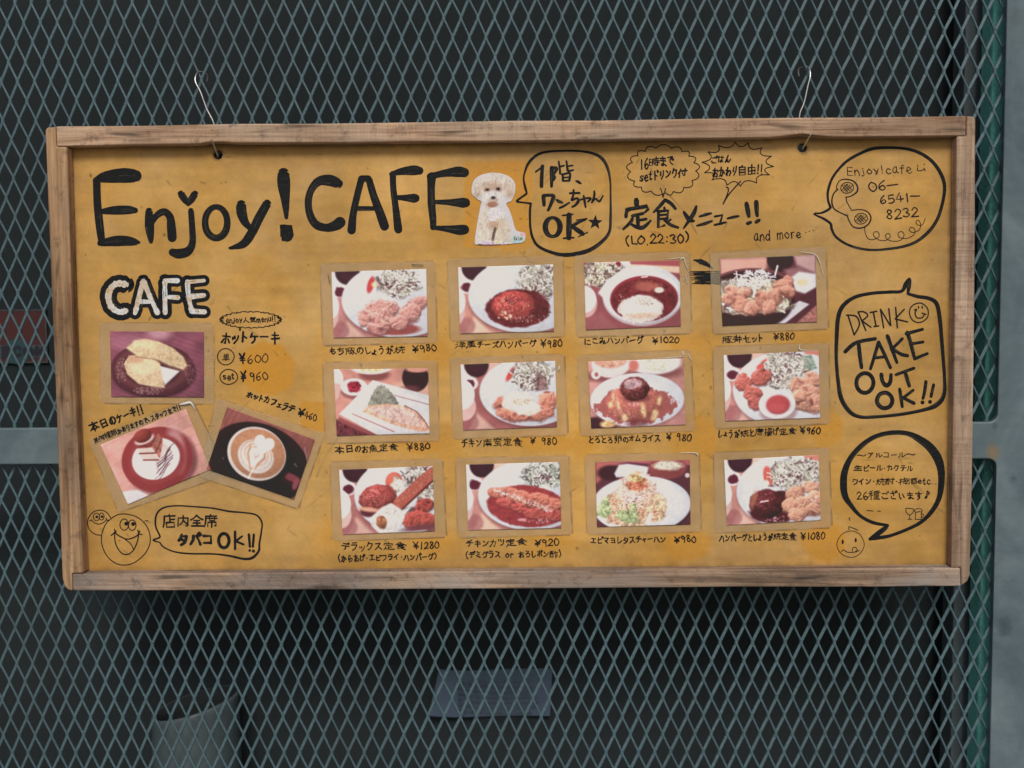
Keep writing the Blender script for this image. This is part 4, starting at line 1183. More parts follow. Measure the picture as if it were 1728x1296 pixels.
for (x, y, a, b) in ((205, 155, 25, 31), (247, 152, 20, 29)): k.ring(120 + x / 4.8, 840 + y / 4.8, a / 4.8, b / 4.8, 7 / 4.8)
k.disc(120 + 208 / 4.8, 840 + 155 / 4.8, 2.4); k.disc(120 + 250 / 4.8, 840 + 153 / 4.8, 2.4)
for st in ([(150, 188), (165, 178)], [(163, 180), (190, 203), (230, 213), (270, 195), (288, 175)], [(282, 165), (290, 180), (305, 182)]): k.stroke(c(st, 8))
k.done()
k = ink('speech_bubble')
k.stroke(c([(720, 362, 10), (665, 343, 14), (715, 322, 14), (715, 300, 14), (685, 230, 15), (690, 140, 15), (740, 85, 14), (840, 65, 12), (1000, 72, 12), (1150, 85, 13), (1280, 110, 15), (1400, 120, 12), (1500, 140, 14), (1545, 200, 14), (1540, 280, 14),
            (1525, 370, 16), (1520, 430, 19), (1470, 485, 22), (1400, 495, 20), (1280, 470, 16), (1150, 455, 14), (950, 452, 14), (830, 435, 12), (750, 400, 12), (720, 364, 12)]), rough=.04)
k.done()
k = ink()
k.text('店内全席', 274, 880, 367, 880, 25, 3.1, .6); k.text('タバコ', 299, 910.5, 360, 910, 22, 4.6, .5)
k.ring(120 + 1237 / 4.8, 840 + 347 / 4.8, 42 / 4.8, 57 / 4.8, 27 / 4.8)
for st in ([(1328, 275, 22), (1328, 415, 20)], [(1385, 312, 16), (1325, 357, 20)], [(1330, 350, 20), (1396, 378, 18)], [(1440, 298, 22), (1448, 395, 20)], [(1480, 298, 20), (1472, 395, 20)]): k.stroke(c(st))
k.disc(120 + 1447 / 4.8, 840 + 427 / 4.8, 2.4); k.disc(120 + 1477 / 4.8, 840 + 432 / 4.8, 2.8)
k.done()

# --- cafe column
c = cx_(140, 450, 3.927)
k = ink('speech_bubble', 'pen'); cloud(k, 423, 539.5, 47, 12.6, 28, 1.6, 0.12)
k.stroke(c([(1035, 400), (1040, 425), (1048, 400)], 7)); k.done()
k = ink('lettering', 'pen'); k.text('enjoy人気menu!!', 381, 541, 466, 537.5, 11, 1.7); k.done()
k = ink(); k.text('ホットケーキ', 372, 571, 473, 568.5, 22, 3.4, slant=.08); k.done()
k = ink('lettering', 'pen')
k.ring(381, 602, 14, 13.6, 1.8); k.text('単', 375, 603, 388, 603, 14, 1.7)
k.text('¥', 403, 605, 415, 605, 20, 3.0); k.text('600', 416, 605.5, 454, 604, 17, 1.7)
k.ring(386, 636, 14.8, 12.6, 1.8); k.text('set', 375, 636, 396, 635, 12.5, 1.9)
k.text('¥', 405, 636, 416, 636, 20, 3.0); k.text('960', 420, 635, 453, 634, 17, 1.7)
k.done()
k = ink(); k.text('ホットカフェラテ', 416, 664, 498, 690.5, 13.5, 2.5, slant=.1); k.text('¥', 502, 695, 515, 698, 17, 2.8); k.text('460', 514, 700, 535, 705, 14, 1.7); k.done()
k = ink(); k.text('本日のケーキ!!', 150, 722, 242, 690, 17.5, 2.9); k.h = 0.0014; k.text('※何種類かありますので、スタッフまで!!', 158, 744, 305, 686, 11, 1.55, .6); k.done()

# --- dish captions
CAPS = [
 [('もち豚のしょうが焼', 554, 592.5, 683.5, 591, 15.5), ('¥980', 694.5, 590, 737, 585, 14.5)],
 [('洋風チーズハンバーグ', 768.5, 583, 905.5, 579, 13.5), ('¥980', 911, 580, 949.5, 579, 14)],
 [('にこみハンバーグ', 985, 576, 1086, 573, 13.5), ('¥1020', 1099.5, 574, 1147, 573, 12.5)],
 [('豚丼セット', 1218, 573.5, 1288, 571, 15), ('¥880', 1304, 569, 1341.5, 568, 13.5)],
 [('本日のお魚定食', 564.5, 759, 672, 755.5, 14.5), ('¥880', 685, 754.5, 726.5, 752, 14)],
 [('チキン南蛮定食', 778, 748.5, 882, 746, 15), ('¥', 894, 745, 904.5, 745, 14), ('980', 913, 745, 940, 744, 14)],
 [('とろとろ卵のオムライス', 992, 742.5, 1114.5, 739, 14), ('¥', 1124, 738.5, 1134, 738, 13), ('980', 1141, 738, 1168, 738, 14)],
 [('しょうが焼と唐揚げ定食', 1211, 732, 1344, 728, 14.5), ('¥960', 1349, 726.5, 1385.5, 726, 13.5)],
 [('デラックス定食', 576, 922.5, 686, 921, 14.5), ('¥1280', 696, 920.5, 741.5, 919, 14), ('(からあげ・エビフライ・ハンバーグ)', 569, 942.5, 738, 939, 13)],
 [('チキンカツ定食', 786, 916.5, 889.5, 915, 14.5), ('¥920', 901, 916, 944, 915, 13.5), ('(デミグラス or おろしポン酢)', 784.5, 936, 948.5, 935, 13)],
 [('エビマヨレタスチャーハン', 996, 911.5, 1124, 910, 13), ('¥980', 1136.5, 911, 1175.5, 909, 13.5)],
 [('ハンバーグとしょうが焼定食', 1213.5, 908, 1344.5, 905, 14), ('¥1080', 1350, 905.5, 1393, 904, 14)],
]
for rows in CAPS:
    k = ink('caption', 'pen')
    for (s, x0, y0, x1, y1, h) in rows: k.text(s, x0, y0, x1, y1, h, 2.0, 1.2)
    k.done()

# --- black brush scuff between two photos
k = ink('paint_smear'); c = cx_(1020, 230, 4.547)
R = random.Random(4)
k.stroke(c([(690, 950, 14), (740, 962, 34), (790, 985, 30), (830, 1015, 12)]), rough=.3)
for i in range(11):
    y = 1040 + i * 9
    k.stroke(c([(640 + R.uniform(0, 60), y + R.uniform(-3, 3), 5), (760, y + R.uniform(-3, 3), 11), (870, y + R.uniform(-4, 4), 12), (890, y, 8)]), rough=.35)
k.stroke(c([(830, 1120, 18), (860, 1125, 28), (885, 1128, 20)]), rough=.3)
k.done()

# ------------------------------------------------------------------ printed photographs: a small painter for the prints' pictures
class Pic:
    def __init__(self, bgc, Wn=168, Hn=118, seed=0, w=100.0, h=70.0):
        self.w, self.h = w, h
        self.X, self.Y = np.meshgrid((np.arange(Wn) + .5) / Wn * w, (np.arange(Hn) + .5) / Hn * h)
        self.im = np.ones((Hn, Wn, 3)) * np.array(bgc, float)
        self.sh = (Hn, Wn)
        self.seed = seed
        self.r = random.Random(seed)
        self.fine = fbm(self.sh, (40, 56), seed + 91, 2)
        self.med = fbm(self.sh, (14, 20), seed + 57, 3)
        self.big = fbm(self.sh, (5, 7), seed + 33, 3)
    def lay(self, mask, col):
        m_ = mask[..., None]
        self.im = self.im * (1 - m_) + np.asarray(col, float) * m_
    def ell(self, cx, cy, rx, ry, col, soft=1.0, rot=0.0, a=1.0, wob=0.0, dome=0.0, tex=0.0, grad=None):
        dx, dy = self.X - cx, self.Y - cy
        c, s = math.cos(rot), math.sin(rot)
        u, v = (dx * c + dy * s) / rx, (-dx * s + dy * c) / ry
        rr = np.hypot(u, v)
        if wob: rr = rr * (1 + wob * (self.med - .5) * 2)
        m_ = np.clip(0.5 - (rr - 1) * min(rx, ry) / soft, 0, 1) * a
        C = np.ones(self.sh + (3,)) * np.array(col, float)
        if dome:
            lt = 1 + dome * (-(0.45 * dx / rx + 0.85 * dy / ry) * .55 - 0.35 * rr ** 3)
            C = C * lt[..., None]
        if tex: C = C * (1 + tex * ((self.fine - .5) * 1.4 + (self.med - .5) * 1.2))[..., None]
        self.lay(m_, np.clip(C, 0, 250))
        return m_
    def poly(self, pts, col, soft=1.0, a=1.0, tex=0.0):
        n = len(pts)
        inside = np.zeros(self.sh, bool)
        dist = np.full(self.sh, 1e9)
        for i in range(n):
            (x0, y0), (x1, y1) = pts[i], pts[(i + 1) % n]
            cond = ((y0 > self.Y) != (y1 > self.Y)) & (self.X < (x1 - x0) * (self.Y - y0) / ((y1 - y0) if y1 != y0 else 1e-9) + x0)
            inside ^= cond
            L2 = (x1 - x0) ** 2 + (y1 - y0) ** 2 + 1e-9
            t = np.clip(((self.X - x0) * (x1 - x0) + (self.Y - y0) * (y1 - y0)) / L2, 0, 1)
            dist = np.minimum(dist, np.hypot(self.X - x0 - t * (x1 - x0), self.Y - y0 - t * (y1 - y0)))
        sd_ = np.where(inside, -dist, dist)
        C = np.ones(self.sh + (3,)) * np.array(col, float)
        if tex: C = C * (1 + tex * ((self.fine - .5) * 1.4 + (self.med - .5)))[..., None]
        self.lay(np.clip(0.5 - sd_ / soft, 0, 1) * a, np.clip(C, 0, 250))
    def line(self, pts, wd, col, a=1.0):
        Hn, Wn = self.sh
        for (x0, y0), (x1, y1) in zip(pts[:-1], pts[1:]):
            xa, xb = min(x0, x1) - wd - 1, max(x0, x1) + wd + 1
            ya, yb = min(y0, y1) - wd - 1, max(y0, y1) + wd + 1
            i0, i1 = max(0, int(xa / self.w * Wn)), min(Wn, int(xb / self.w * Wn) + 2)
            j0, j1 = max(0, int(ya / self.h * Hn)), min(Hn, int(yb / self.h * Hn) + 2)
            if i1 <= i0 or j1 <= j0: continue
            X, Y = self.X[j0:j1, i0:i1], self.Y[j0:j1, i0:i1]
            L2 = (x1 - x0) ** 2 + (y1 - y0) ** 2 + 1e-9
            t = np.clip(((X - x0) * (x1 - x0) + (Y - y0) * (y1 - y0)) / L2, 0, 1)
            d = np.hypot(X - x0 - t * (x1 - x0), Y - y0 - t * (y1 - y0))
            m_ = (np.clip(0.5 - (d - wd / 2) / 0.7, 0, 1) * a)[..., None]
            self.im[j0:j1, i0:i1] = self.im[j0:j1, i0:i1] * (1 - m_) + np.array(col, float) * m_
    def salad(self, cx, cy, rx, ry, n=150, cols=None, under=(150, 140, 135)):
        R = self.r
        cols = cols or [(212, 214, 210), (222, 224, 222), (190, 192, 182), (152, 150, 138), (112, 84, 86), (214, 216, 212), (202, 206, 198), (176, 182, 164)]
        self.ell(cx, cy, rx, ry, under, 3, wob=.3, tex=.5)
        self.ell(cx - rx * .15, cy + ry * .3, rx * .5, ry * .4, (104, 62, 70), 3, wob=.6, a=.8)
        for i in range(n):
            a, q = R.uniform(0, 6.28), math.sqrt(R.random())
            x, y = cx + rx * q * math.cos(a), cy + ry * q * math.sin(a)
            t, l = R.uniform(-2.6, .6), R.uniform(2, 7)
            b = R.uniform(-.7, .7)
            pts = [(x, y), (x + l * .5 * math.cos(t), y + l * .5 * math.sin(t)), (x + l * math.cos(t + b), y + l * math.sin(t + b))]
            col = np.array(R.choice(cols)) * R.uniform(.85, 1.05)
            self.line(pts, R.uniform(.7, 1.7), np.clip(col * 1.05, 0, 240))
    def dots(self, cx, cy, rx, ry, n, col, s0=.4, s1=.9, a=.9):
        R = self.r
        for i in range(n):
            g, q = R.uniform(0, 6.28), math.sqrt(R.random())
            x, y = cx + rx * q * math.cos(g), cy + ry * q * math.sin(g)
            self.line([(x, y), (x + R.uniform(-.8, .8), y + R.uniform(-.6, .6))], R.uniform(s0, s1), col, a)
    def meat(self, blobs, col=(206, 152, 144), dark=(120, 66, 70), tex=.28):
        """a heap of folded pieces: crumpled relief lit from the upper left"""
        Hn, Wn = self.sh
        sd = self.seed * 13 + len(blobs)
        wx = (fbm(self.sh, (5, 7), sd, 2) - .5) * 9
        wy = (fbm(self.sh, (5, 7), sd + 5, 2) - .5) * 9
        g = fbm(self.sh, (9, 12), sd + 9, 3, .5)
        jj = np.clip((self.Y + wy) / self.h * Hn, 0, Hn - 1).astype(int)
        ii = np.clip((self.X + wx) / self.w * Wn, 0, Wn - 1).astype(int)
        f = 1 - np.abs(g[jj, ii] - .5) * 4.2
        for (x, y, rx, ry, ro) in blobs:
            c, s_ = math.cos(ro), math.sin(ro)
            dx, dy = self.X - x, self.Y - y
            rr = np.hypot((dx * c + dy * s_) / rx, (-dx * s_ + dy * c) / ry) * (1 + .5 * (self.med - .5))
            self.ell(x + .6, y + 1.3, rx, ry, dark, 2.5, ro, .7, .3)
            hgt = np.sqrt(np.clip(1 - rr ** 2, 0, 1)) * min(rx, ry) * .35 + f * 1.1 + (self.fine - .5) * .7 * (tex / .3)
            gy, gx = np.gradient(hgt, self.h / Hn, self.w / Wn)
            lt = 1 + np.clip(.36 * (gx * .45 + gy * .9), -.34, .26)
            C = np.array(col, float) * self.r.uniform(.93, 1.05) * lt[..., None]
            C = C + np.clip(f - .75, 0, 1)[..., None] * np.array((70, 62, 60)) * .8
            cre = np.clip(.25 - f, 0, 1)[..., None] * .8
            C = C * (1 - cre) + np.array(dark, float) * cre
            m_ = np.clip(.5 - (rr - 1) * min(rx, ry) / 1.6, 0, 1)
            self.lay(m_, np.clip(C, 0, 246))
    def fin(self, haze=.06):
        im = self.im * (0.97 + 0.06 * (self.fine[..., None] - .5))
        pd = np.pad(im, ((1, 1), (1, 1), (0, 0)), mode='edge')
        bl = (pd[:-2, 1:-1] + pd[2:, 1:-1] + pd[1:-1, :-2] + pd[1:-1, 2:] + pd[1:-1, 1:-1] * 2) / 6
        im = im * .3 + bl * .7
        im = im * (1.03 - .10 * (self.X / self.w - .5) - .06 * (self.Y / self.h - .5) + .10 * (self.big - .5))[..., None]
        im = im * (1 - haze) + np.array((214, 190, 190)) * haze
        g = im.mean(-1, keepdims=True)
        im = im * 0.88 + g * 0.12
        im = 128 + (im - 128) * 1.09 + np.array((4, 2, 4))
        im = 255 * (np.clip(im, 0, 255) / 255 / .875) ** 1.16 * .875
        return np.clip(im, 36, 223)

WHITE = (205, 212, 221)
PINK = (186, 132, 128)
def table(p, lighter=(214, 184, 170)):
    p.im *= (1 + .16 * (p.big - .5))[..., None]
    p.poly([(6, 70), (16, 52), (34, 70)], lighter, 4, .8)
    p.ell(8, 62, 9, 9, (150, 92, 96), 3, a=.6)
    p.ell(30, 2, 12, 8, (222, 190, 174), 4, a=.8)
def tray(p, cup=True, bowl=True):
    p.ell(2, 12, 14, 12, (222, 208, 206), 4)
    if cup:
        p.ell(17, 1, 13, 13.5, (58, 34, 44), 2)
        p.ell(17, 4, 9, 7, (74, 42, 52), 4, a=.6)
    p.ell(9, 21, 9, 7, (214, 212, 216), 1.6)
    p.ell(9, 21.5, 6, 5, (96, 40, 56), 1.8, wob=.25)
    if bowl:
        p.ell(-3, 43, 9.5, 18, (196, 168, 164), 1.2)
        p.ell(-3, 36, 10, 14, (212, 216, 220), 1.2)
def plate(p, cx=71, cy=31, rx=61, ry=39.5, col=WHITE):
    p.ell(cx + 1, cy + 3, rx + .5, ry, (120, 72, 76), 4, a=.6)
    p.ell(cx, cy, rx, ry, np.array(col) * .97, 1.2)
    p.ell(cx + 2, cy - 1.5, rx - 5, ry - 5, np.array(col) * 1.01, 2.5, a=.7)

def pic_ginger_pork():
    p = Pic(PINK, seed=1); table(p); tray(p); plate(p)
    p.ell(68, 62, 24, 6, (160, 84, 80), 2)
    p.ell(41, 15, 3.5, 9, (198, 74, 72), 1.5, .3); p.ell(46, 15, 4, 3, (226, 206, 170), 2)
    p.salad(70, 14, 21, 15, 210)
    p.meat([(90, 36, 12, 7, -.3), (47, 40, 13, 9, -.3), (34, 49, 8, 9, 0), (49, 51, 9, 8, .2), (61, 40, 9, 8, .3), (82, 45, 13, 10, -.5), (57, 50, 11, 8, .2), (43, 60, 8, 6, .4), (70, 55, 10, 8, -.2), (52, 61, 9, 6, -.3)])
    p.dots(57, 47, 9, 9, 60, (236, 214, 200)); p.dots(57, 47, 6, 5, 22, (120, 82, 70), .3, .6)
    return p
def pic_cheese_steak():
    p = Pic((196, 142, 130), seed=2); table(p, (226, 204, 180)); tray(p); plate(p)
    p.salad(82, 18, 20, 17, 170, under=(170, 168, 158))
    p.ell(62, 45, 34, 20, (112, 46, 50), 1.6, wob=.06, tex=.25)
    p.ell(57, 42, 22, 15.5, (186, 84, 80), 1.6, wob=.1, dome=.3, tex=.3)
    p.dots(57, 42, 18, 11, 90, (232, 190, 160), .4, 1.0, .7); p.dots(56, 36, 8, 5, 60, (90, 40, 50), .4, .9); p.dots(48, 52, 8, 4, 18, (236, 220, 190), .8, 1.8)
    p.dots(72, 56, 24, 4, 70, (220, 184, 180), .3, .9); p.dots(85, 50, 12, 6, 40, (60, 24, 34), .5, 1.2)
    return p
def pic_stew():
    p = Pic((150, 84, 88), seed=3); table(p, (160, 100, 100))
    p.poly([(40, 0), (100, 0), (100, 9), (60, 4)], (168, 86, 90), 2); p.poly([(46, 3), (100, 7), (100, 14), (50, 8)], (224, 196, 172), 2)
    p.ell(40, 4, 9, 8, (206, 204, 206), 2); p.ell(36, 3, 3, 3, (130, 44, 60), 1)
    p.salad(18, 13, 22, 13, 170, [(206, 206, 186), (222, 222, 206), (158, 156, 134), (96, 70, 66), (190, 190, 166)])
    p.poly([(14, 32), (24, 18), (40, 16), (40, 44), (22, 40)], np.array(WHITE) * .98, 2)
    p.ell(61, 37, 42, 31, (188, 178, 184), 1.5); p.ell(61, 35, 42, 30, WHITE, 1.5); p.ell(61, 35, 38, 26, (214, 220, 226), 2)
    p.ell(62, 39.5, 35.5, 24, (150, 56, 64), 1.2); p.ell(62, 41, 34, 22.5, (116, 44, 50), 2, tex=.3)
    p.ell(64, 27, 14, 5, (186, 110, 96), 3, wob=.5, a=.85); p.ell(78, 31, 5, 3, (226, 216, 206), 1.5)
    p.ell(58, 50, 23, 14.5, (220, 216, 210), 1.6, wob=.16, tex=.12); p.ell(59, 46, 18, 10, (232, 232, 232), 4, a=.7)
    p.dots(63, 42, 10, 5, 50, (150, 112, 80), .3, .6); p.ell(60, 57, 17, 3, (212, 178, 150), 3, a=.6)
    p.dots(38, 45, 4, 12, 22, (226, 190, 180), .3, .8); p.line([(60, 17), (66, 16.5)], 1.2, (236, 226, 226))
    p.ell(0, 42, 13, 15, (196, 160, 160), 1.5); p.ell(-1, 38, 13, 14, (222, 222, 222), 1.5, tex=.1)
    return p
def pic_pork_bowl():
    p = Pic((104, 58, 66), seed=4)
    p.poly([(0, 0), (52, 0), (48, 14), (0, 34)], (206, 160, 146), 5); p.ell(63, 3, 14, 13, (56, 32, 42), 2)
    p.poly([(77, 0), (100, 0), (100, 20), (80, 10)], (190, 158, 156), 4); p.poly([(66, 14), (84, 12), (100, 22), (74, 26)], (170, 130, 132), 4, .7)
    p.poly([(72, 24), (82, 17), (100, 20), (100, 34), (88, 40), (76, 36)], (218, 222, 226), 2.5); p.ell(85, 28, 6, 3.5, (226, 204, 166), 2)
    p.poly([(70, 50), (100, 34), (100, 70), (60, 70)], (92, 50, 58), 3); p.poly([(78, 70), (100, 52), (100, 70)], (176, 120, 112), 2, tex=.3)
    p.poly([(44, 70), (82, 47), (92, 51), (66, 70)], (206, 208, 216), 1.2)
    for i in range(9):
        x = 54 + i * 2.6; y = 64.5 - i * 1.55
        p.line([(x, y), (x + 1.6, y - .2)], 1.0, (70, 60, 70))
    p.ell(30, 42, 47, 29, (64, 34, 42), 1.5); p.ell(30, 46, 46, 30, (58, 32, 40), 2)
    p.ell(30, 36, 47.5, 25, (118, 74, 76), 1.2); p.ell(30, 37, 45.5, 23.5, (60, 32, 40), 1.2)
    p.ell(30, 41, 41, 19, (176, 168, 146), 2, wob=.2, tex=.6)
    p.salad(14, 30, 16, 8, 60); p.salad(10, 48, 14, 8, 50); p.salad(55, 52, 18, 6, 60, [(220, 222, 206), (190, 188, 156), (206, 210, 190)])
    p.meat([(12, 33, 8, 5, .2), (64, 30, 12, 7, -.5), (70, 37, 8, 6, .3), (24, 36, 7, 5, 0), (20, 48, 11, 8, .4), (34, 52, 11, 7, -.3), (45, 44, 10, 8, .8), (55, 42, 9, 9, 1.0), (8, 42, 7, 6, .2), (50, 52, 7, 8, .4)], (204, 148, 128), (110, 58, 56))
    R = p.r
    for i in range(150):
        a, q = R.uniform(0, 6.28), math.sqrt(R.random())
        x, y = 36 + 17 * q * math.cos(a), 22 + 9 * q * math.sin(a)
        t = R.uniform(0, 6.28); l = R.uniform(2, 8)
        p.line([(x, y), (x + l * math.cos(t), y + l * .6 * math.sin(t))], R.uniform(.6, 1.3), (222, 226, 232))
    p.line([(60, 10), (57, 20)], 1.8, (226, 228, 230)); p.line([(36, 32), (34, 41)], 2.2, (226, 228, 232)); p.line([(17, 14), (18, 24)], 1.2, (226, 228, 232))
    return p
def pic_fish():
    p = Pic((196, 142, 130), seed=5)
    p.im *= (1 + .2 * (p.big - .5))[..., None]
    p.poly([(0, 52), (38, 70), (0, 70)], (108, 54, 62), 2, tex=.5)
    p.poly([(60, 18), (100, 4), (100, 30)], (222, 190, 166), 5, .7)
    p.ell(1, 10, 9, 11, (212, 214, 216), 1.2); p.poly([(0, 14), (9, 16), (4, 30), (0, 34)], (206, 170, 162), 2)
    p.ell(43, 6, 16, 7, (122, 66, 66), 3, a=.8); p.ell(40, -2, 22, 8, (208, 206, 206), 1.5); p.ell(40, -1, 14, 5, (216, 190, 140), 2, tex=.4)
    p.ell(86, 10, 14, 15, (58, 34, 42), 1.5); p.ell(88, 1, 12, 3.5, (206, 150, 134), 1.5); p.ell(80, 22, 10, 4, (140, 84, 80), 3, a=.6)
    p.ell(22, 24, 15, 8, (120, 66, 66), 2, a=.6); p.ell(21, 19, 14, 9, (214, 216, 220), 1.3); p.ell(21, 19, 7.5, 6, (150, 46, 62), 1.5, wob=.25, tex=.5)
    p.poly([(4, 50), (30, 63), (46, 70), (36, 70), (2, 54)], (150, 82, 84), 2)
    p.poly([(4, 47), (41, 12), (100, 29), (100, 70), (44, 70)], (206, 210, 215), 1.2)
    p.poly([(10, 46), (42, 16), (100, 34), (100, 66), (60, 68)], (218, 222, 225), 3, .7)
    p.line([(62, 28), (100, 39)], .8, (170, 120, 120)); p.line([(18, 47), (62, 67)], .9, (176, 96, 100))
    lf = []
    for i in range(19):
        t = i / 18
        x = 35 + 33 * t; y = 37 - 20 * math.sin(min(1, t / .42) * math.pi / 2 if t < .42 else (1 - (t - .42) / .58) * math.pi / 2) + (1.3 if i % 2 else -.8)
        lf.append((x, y))
    p.poly(lf + [(66, 40), (36, 40)], (142, 146, 134), 1, tex=.35)
    p.poly([(29, 45), (34, 39), (56, 37), (74, 40), (88, 47), (97, 58), (100, 66), (92, 68), (76, 64), (58, 58), (40, 50)], (226, 176, 150), 1.6, tex=.3)
    p.poly([(34, 42), (56, 39.5), (74, 42), (86, 49), (95, 62), (80, 61), (60, 55), (42, 48)], (222, 198, 194), 3, .8, tex=.25)
    for i in range(16):
        x = 40 + i * 3.4; p.line([(x, 41 + i * .5), (x + 4, 49 + i * .9)], .6, (208, 158, 148), .5)
    p.line([(74, 39.5), (86, 46), (94, 55), (99, 64)], .9, (110, 56, 60), .8)
    return p
def pic_nanban():
    p = Pic((160, 100, 98), seed=6); table(p); tray(p, bowl=False); plate(p, 74, 31, 55, 37)
    p.ell(1, 45, 14, 15, (206, 172, 168), 1.5); p.ell(0, 32, 14, 16, (216, 218, 218), 1.3, tex=.1)
    p.ell(53, 12, 3, 9, (206, 80, 74), 1.5, .6)
    p.salad(75, 14, 21, 16, 220); p.poly([(80, 10), (88, 16), (92, 30), (78, 32)], (120, 84, 84), 2, .7, .5)
    p.meat([(40, 42, 8, 5, -.6), (46, 54, 11, 6, .4), (90, 42, 10, 11, .8), (80, 56, 16, 6, -.1), (60, 57, 10, 5, .1)], (208, 138, 118), (110, 58, 56), .4)
    p.ell(60, 42, 18, 10, (224, 222, 212), 1.8, wob=.2, dome=.12, tex=.1); p.ell(70, 50, 14, 7, (226, 224, 212), 1.8, wob=.2, dome=.1, tex=.08)
    p.dots(63, 42, 9, 4, 45, (170, 140, 90), .3, .6)
    return p
def pic_omurice():
    p = Pic((196, 144, 138), seed=7)
    p.im *= (1 + .2 * (p.big - .5))[..., None]
    p.ell(22, 16, 30, 6, (110, 58, 62), 4, a=.7)
    p.ell(24, 4, 20, 14, (216, 202, 200), 1.8); p.ell(24, 0, 17, 8, (212, 160, 140), 2, tex=.25); p.ell(8, 14, 5, 5, (218, 206, 206), 1.5); p.ell(8.5, 14, 2, 2.4, (160, 100, 100), 1)
    p.ell(72, 14, 28, 7, (110, 58, 62), 4, a=.6); p.ell(70, 4, 27, 12, (214, 216, 216), 2); p.ell(72, 4, 18, 9, (208, 212, 196), 4, tex=.15); p.ell(48, 6, 5, 6, (200, 120, 110), 3)
    p.ell(8, 68, 20, 10, (70, 38, 46), 3)
    p.ell(50, 43, 50, 28.5, (150, 96, 96), 3, a=.7); p.ell(50, 42, 49.5, 28, WHITE, 1.2)
    p.ell(48, 48, 40, 19, (170, 98, 94), 1.5, wob=.25); p.ell(30, 36, 10, 4, (170, 98, 94), 2)
    p.ell(46, 45, 29, 19, (196, 120, 106), 2, wob=.12, dome=.35, tex=.22)
    for (x, y, l, wd_) in ((22, 46, 5, 4), (36, 60, 6, 4), (68, 58, 9, 4), (56, 53, 12, 3.4), (73, 44, 7, 3), (25, 38, 8, 2), (30, 47, 10, 2)):
        p.ell(x, y, wd_ * .75, l * .62, (230, 206, 156), 2.2, p.r.uniform(-.2, .5), .9, .5, 0, .2)
    p.ell(18, 66, 8, 4, (220, 180, 130), 2, tex=.3); p.ell(50, 66, 12, 4, (120, 60, 62), 3, a=.7)
    p.ell(49, 40, 13, 4, (92, 44, 48), 3, a=.8); p.ell(47.5, 30, 15.5, 12.5, (118, 62, 60), 1.4, wob=.08, dome=.5, tex=.55); p.ell(46, 25, 10, 6, (196, 170, 178), 1.5, wob=.45, a=.85, tex=.3)
    p.dots(30, 58, 16, 6, 30, (226, 200, 206), .4, 1.0, .7); p.dots(46, 46, 6, 2, 14, (222, 190, 196), .5, 1.2)
    return p
def pic_ginger_karaage():
    p = Pic((190, 134, 128), seed=8); table(p); tray(p); plate(p, 66, 38, 57, 40)
    p.poly([(84, 0), (100, 0), (100, 4), (86, 3)], (204, 130, 112), 1.5)
    p.ell(45, 9, 7, 3, (214, 96, 86), 1.5, -.4); p.ell(39, 14, 5, 3, (208, 100, 92), 1.5, -.4)
    p.poly([(78, 6), (92, 4), (98, 18), (86, 22)], (130, 150, 136), 1.5, .9, .35); p.poly([(80, 4), (84, 2), (88, 14), (82, 14)], (168, 178, 160), 2)
    p.salad(63, 18, 21, 20, 260)
    p.meat([(38, 25, 11, 9, -.5), (20, 30, 9, 9, -.6), (30, 42, 11, 8, .4), (32, 52, 8, 7, .8)], (186, 106, 96), (92, 48, 48), .5)
    p.meat([(78, 36, 9, 10, .3), (92, 30, 10, 8, 0), (90, 42, 12, 7, .3), (96, 52, 8, 8, .2), (82, 54, 11, 8, .4), (78, 46, 7, 6, 0), (94, 60, 8, 4, 0)], (206, 156, 134), (112, 62, 58), .35)
    p.ell(56, 60, 20, 15, (150, 110, 112), 3, a=.6); p.ell(55, 54, 19.5, 15, (214, 218, 224), 1.2); p.ell(55, 54, 15, 11.5, (206, 206, 214), 2); p.ell(56, 54.5, 12.5, 10, (190, 82, 84), 2, dome=.15); p.ell(55, 58, 9, 5, (206, 104, 104), 4, a=.6)
    return p
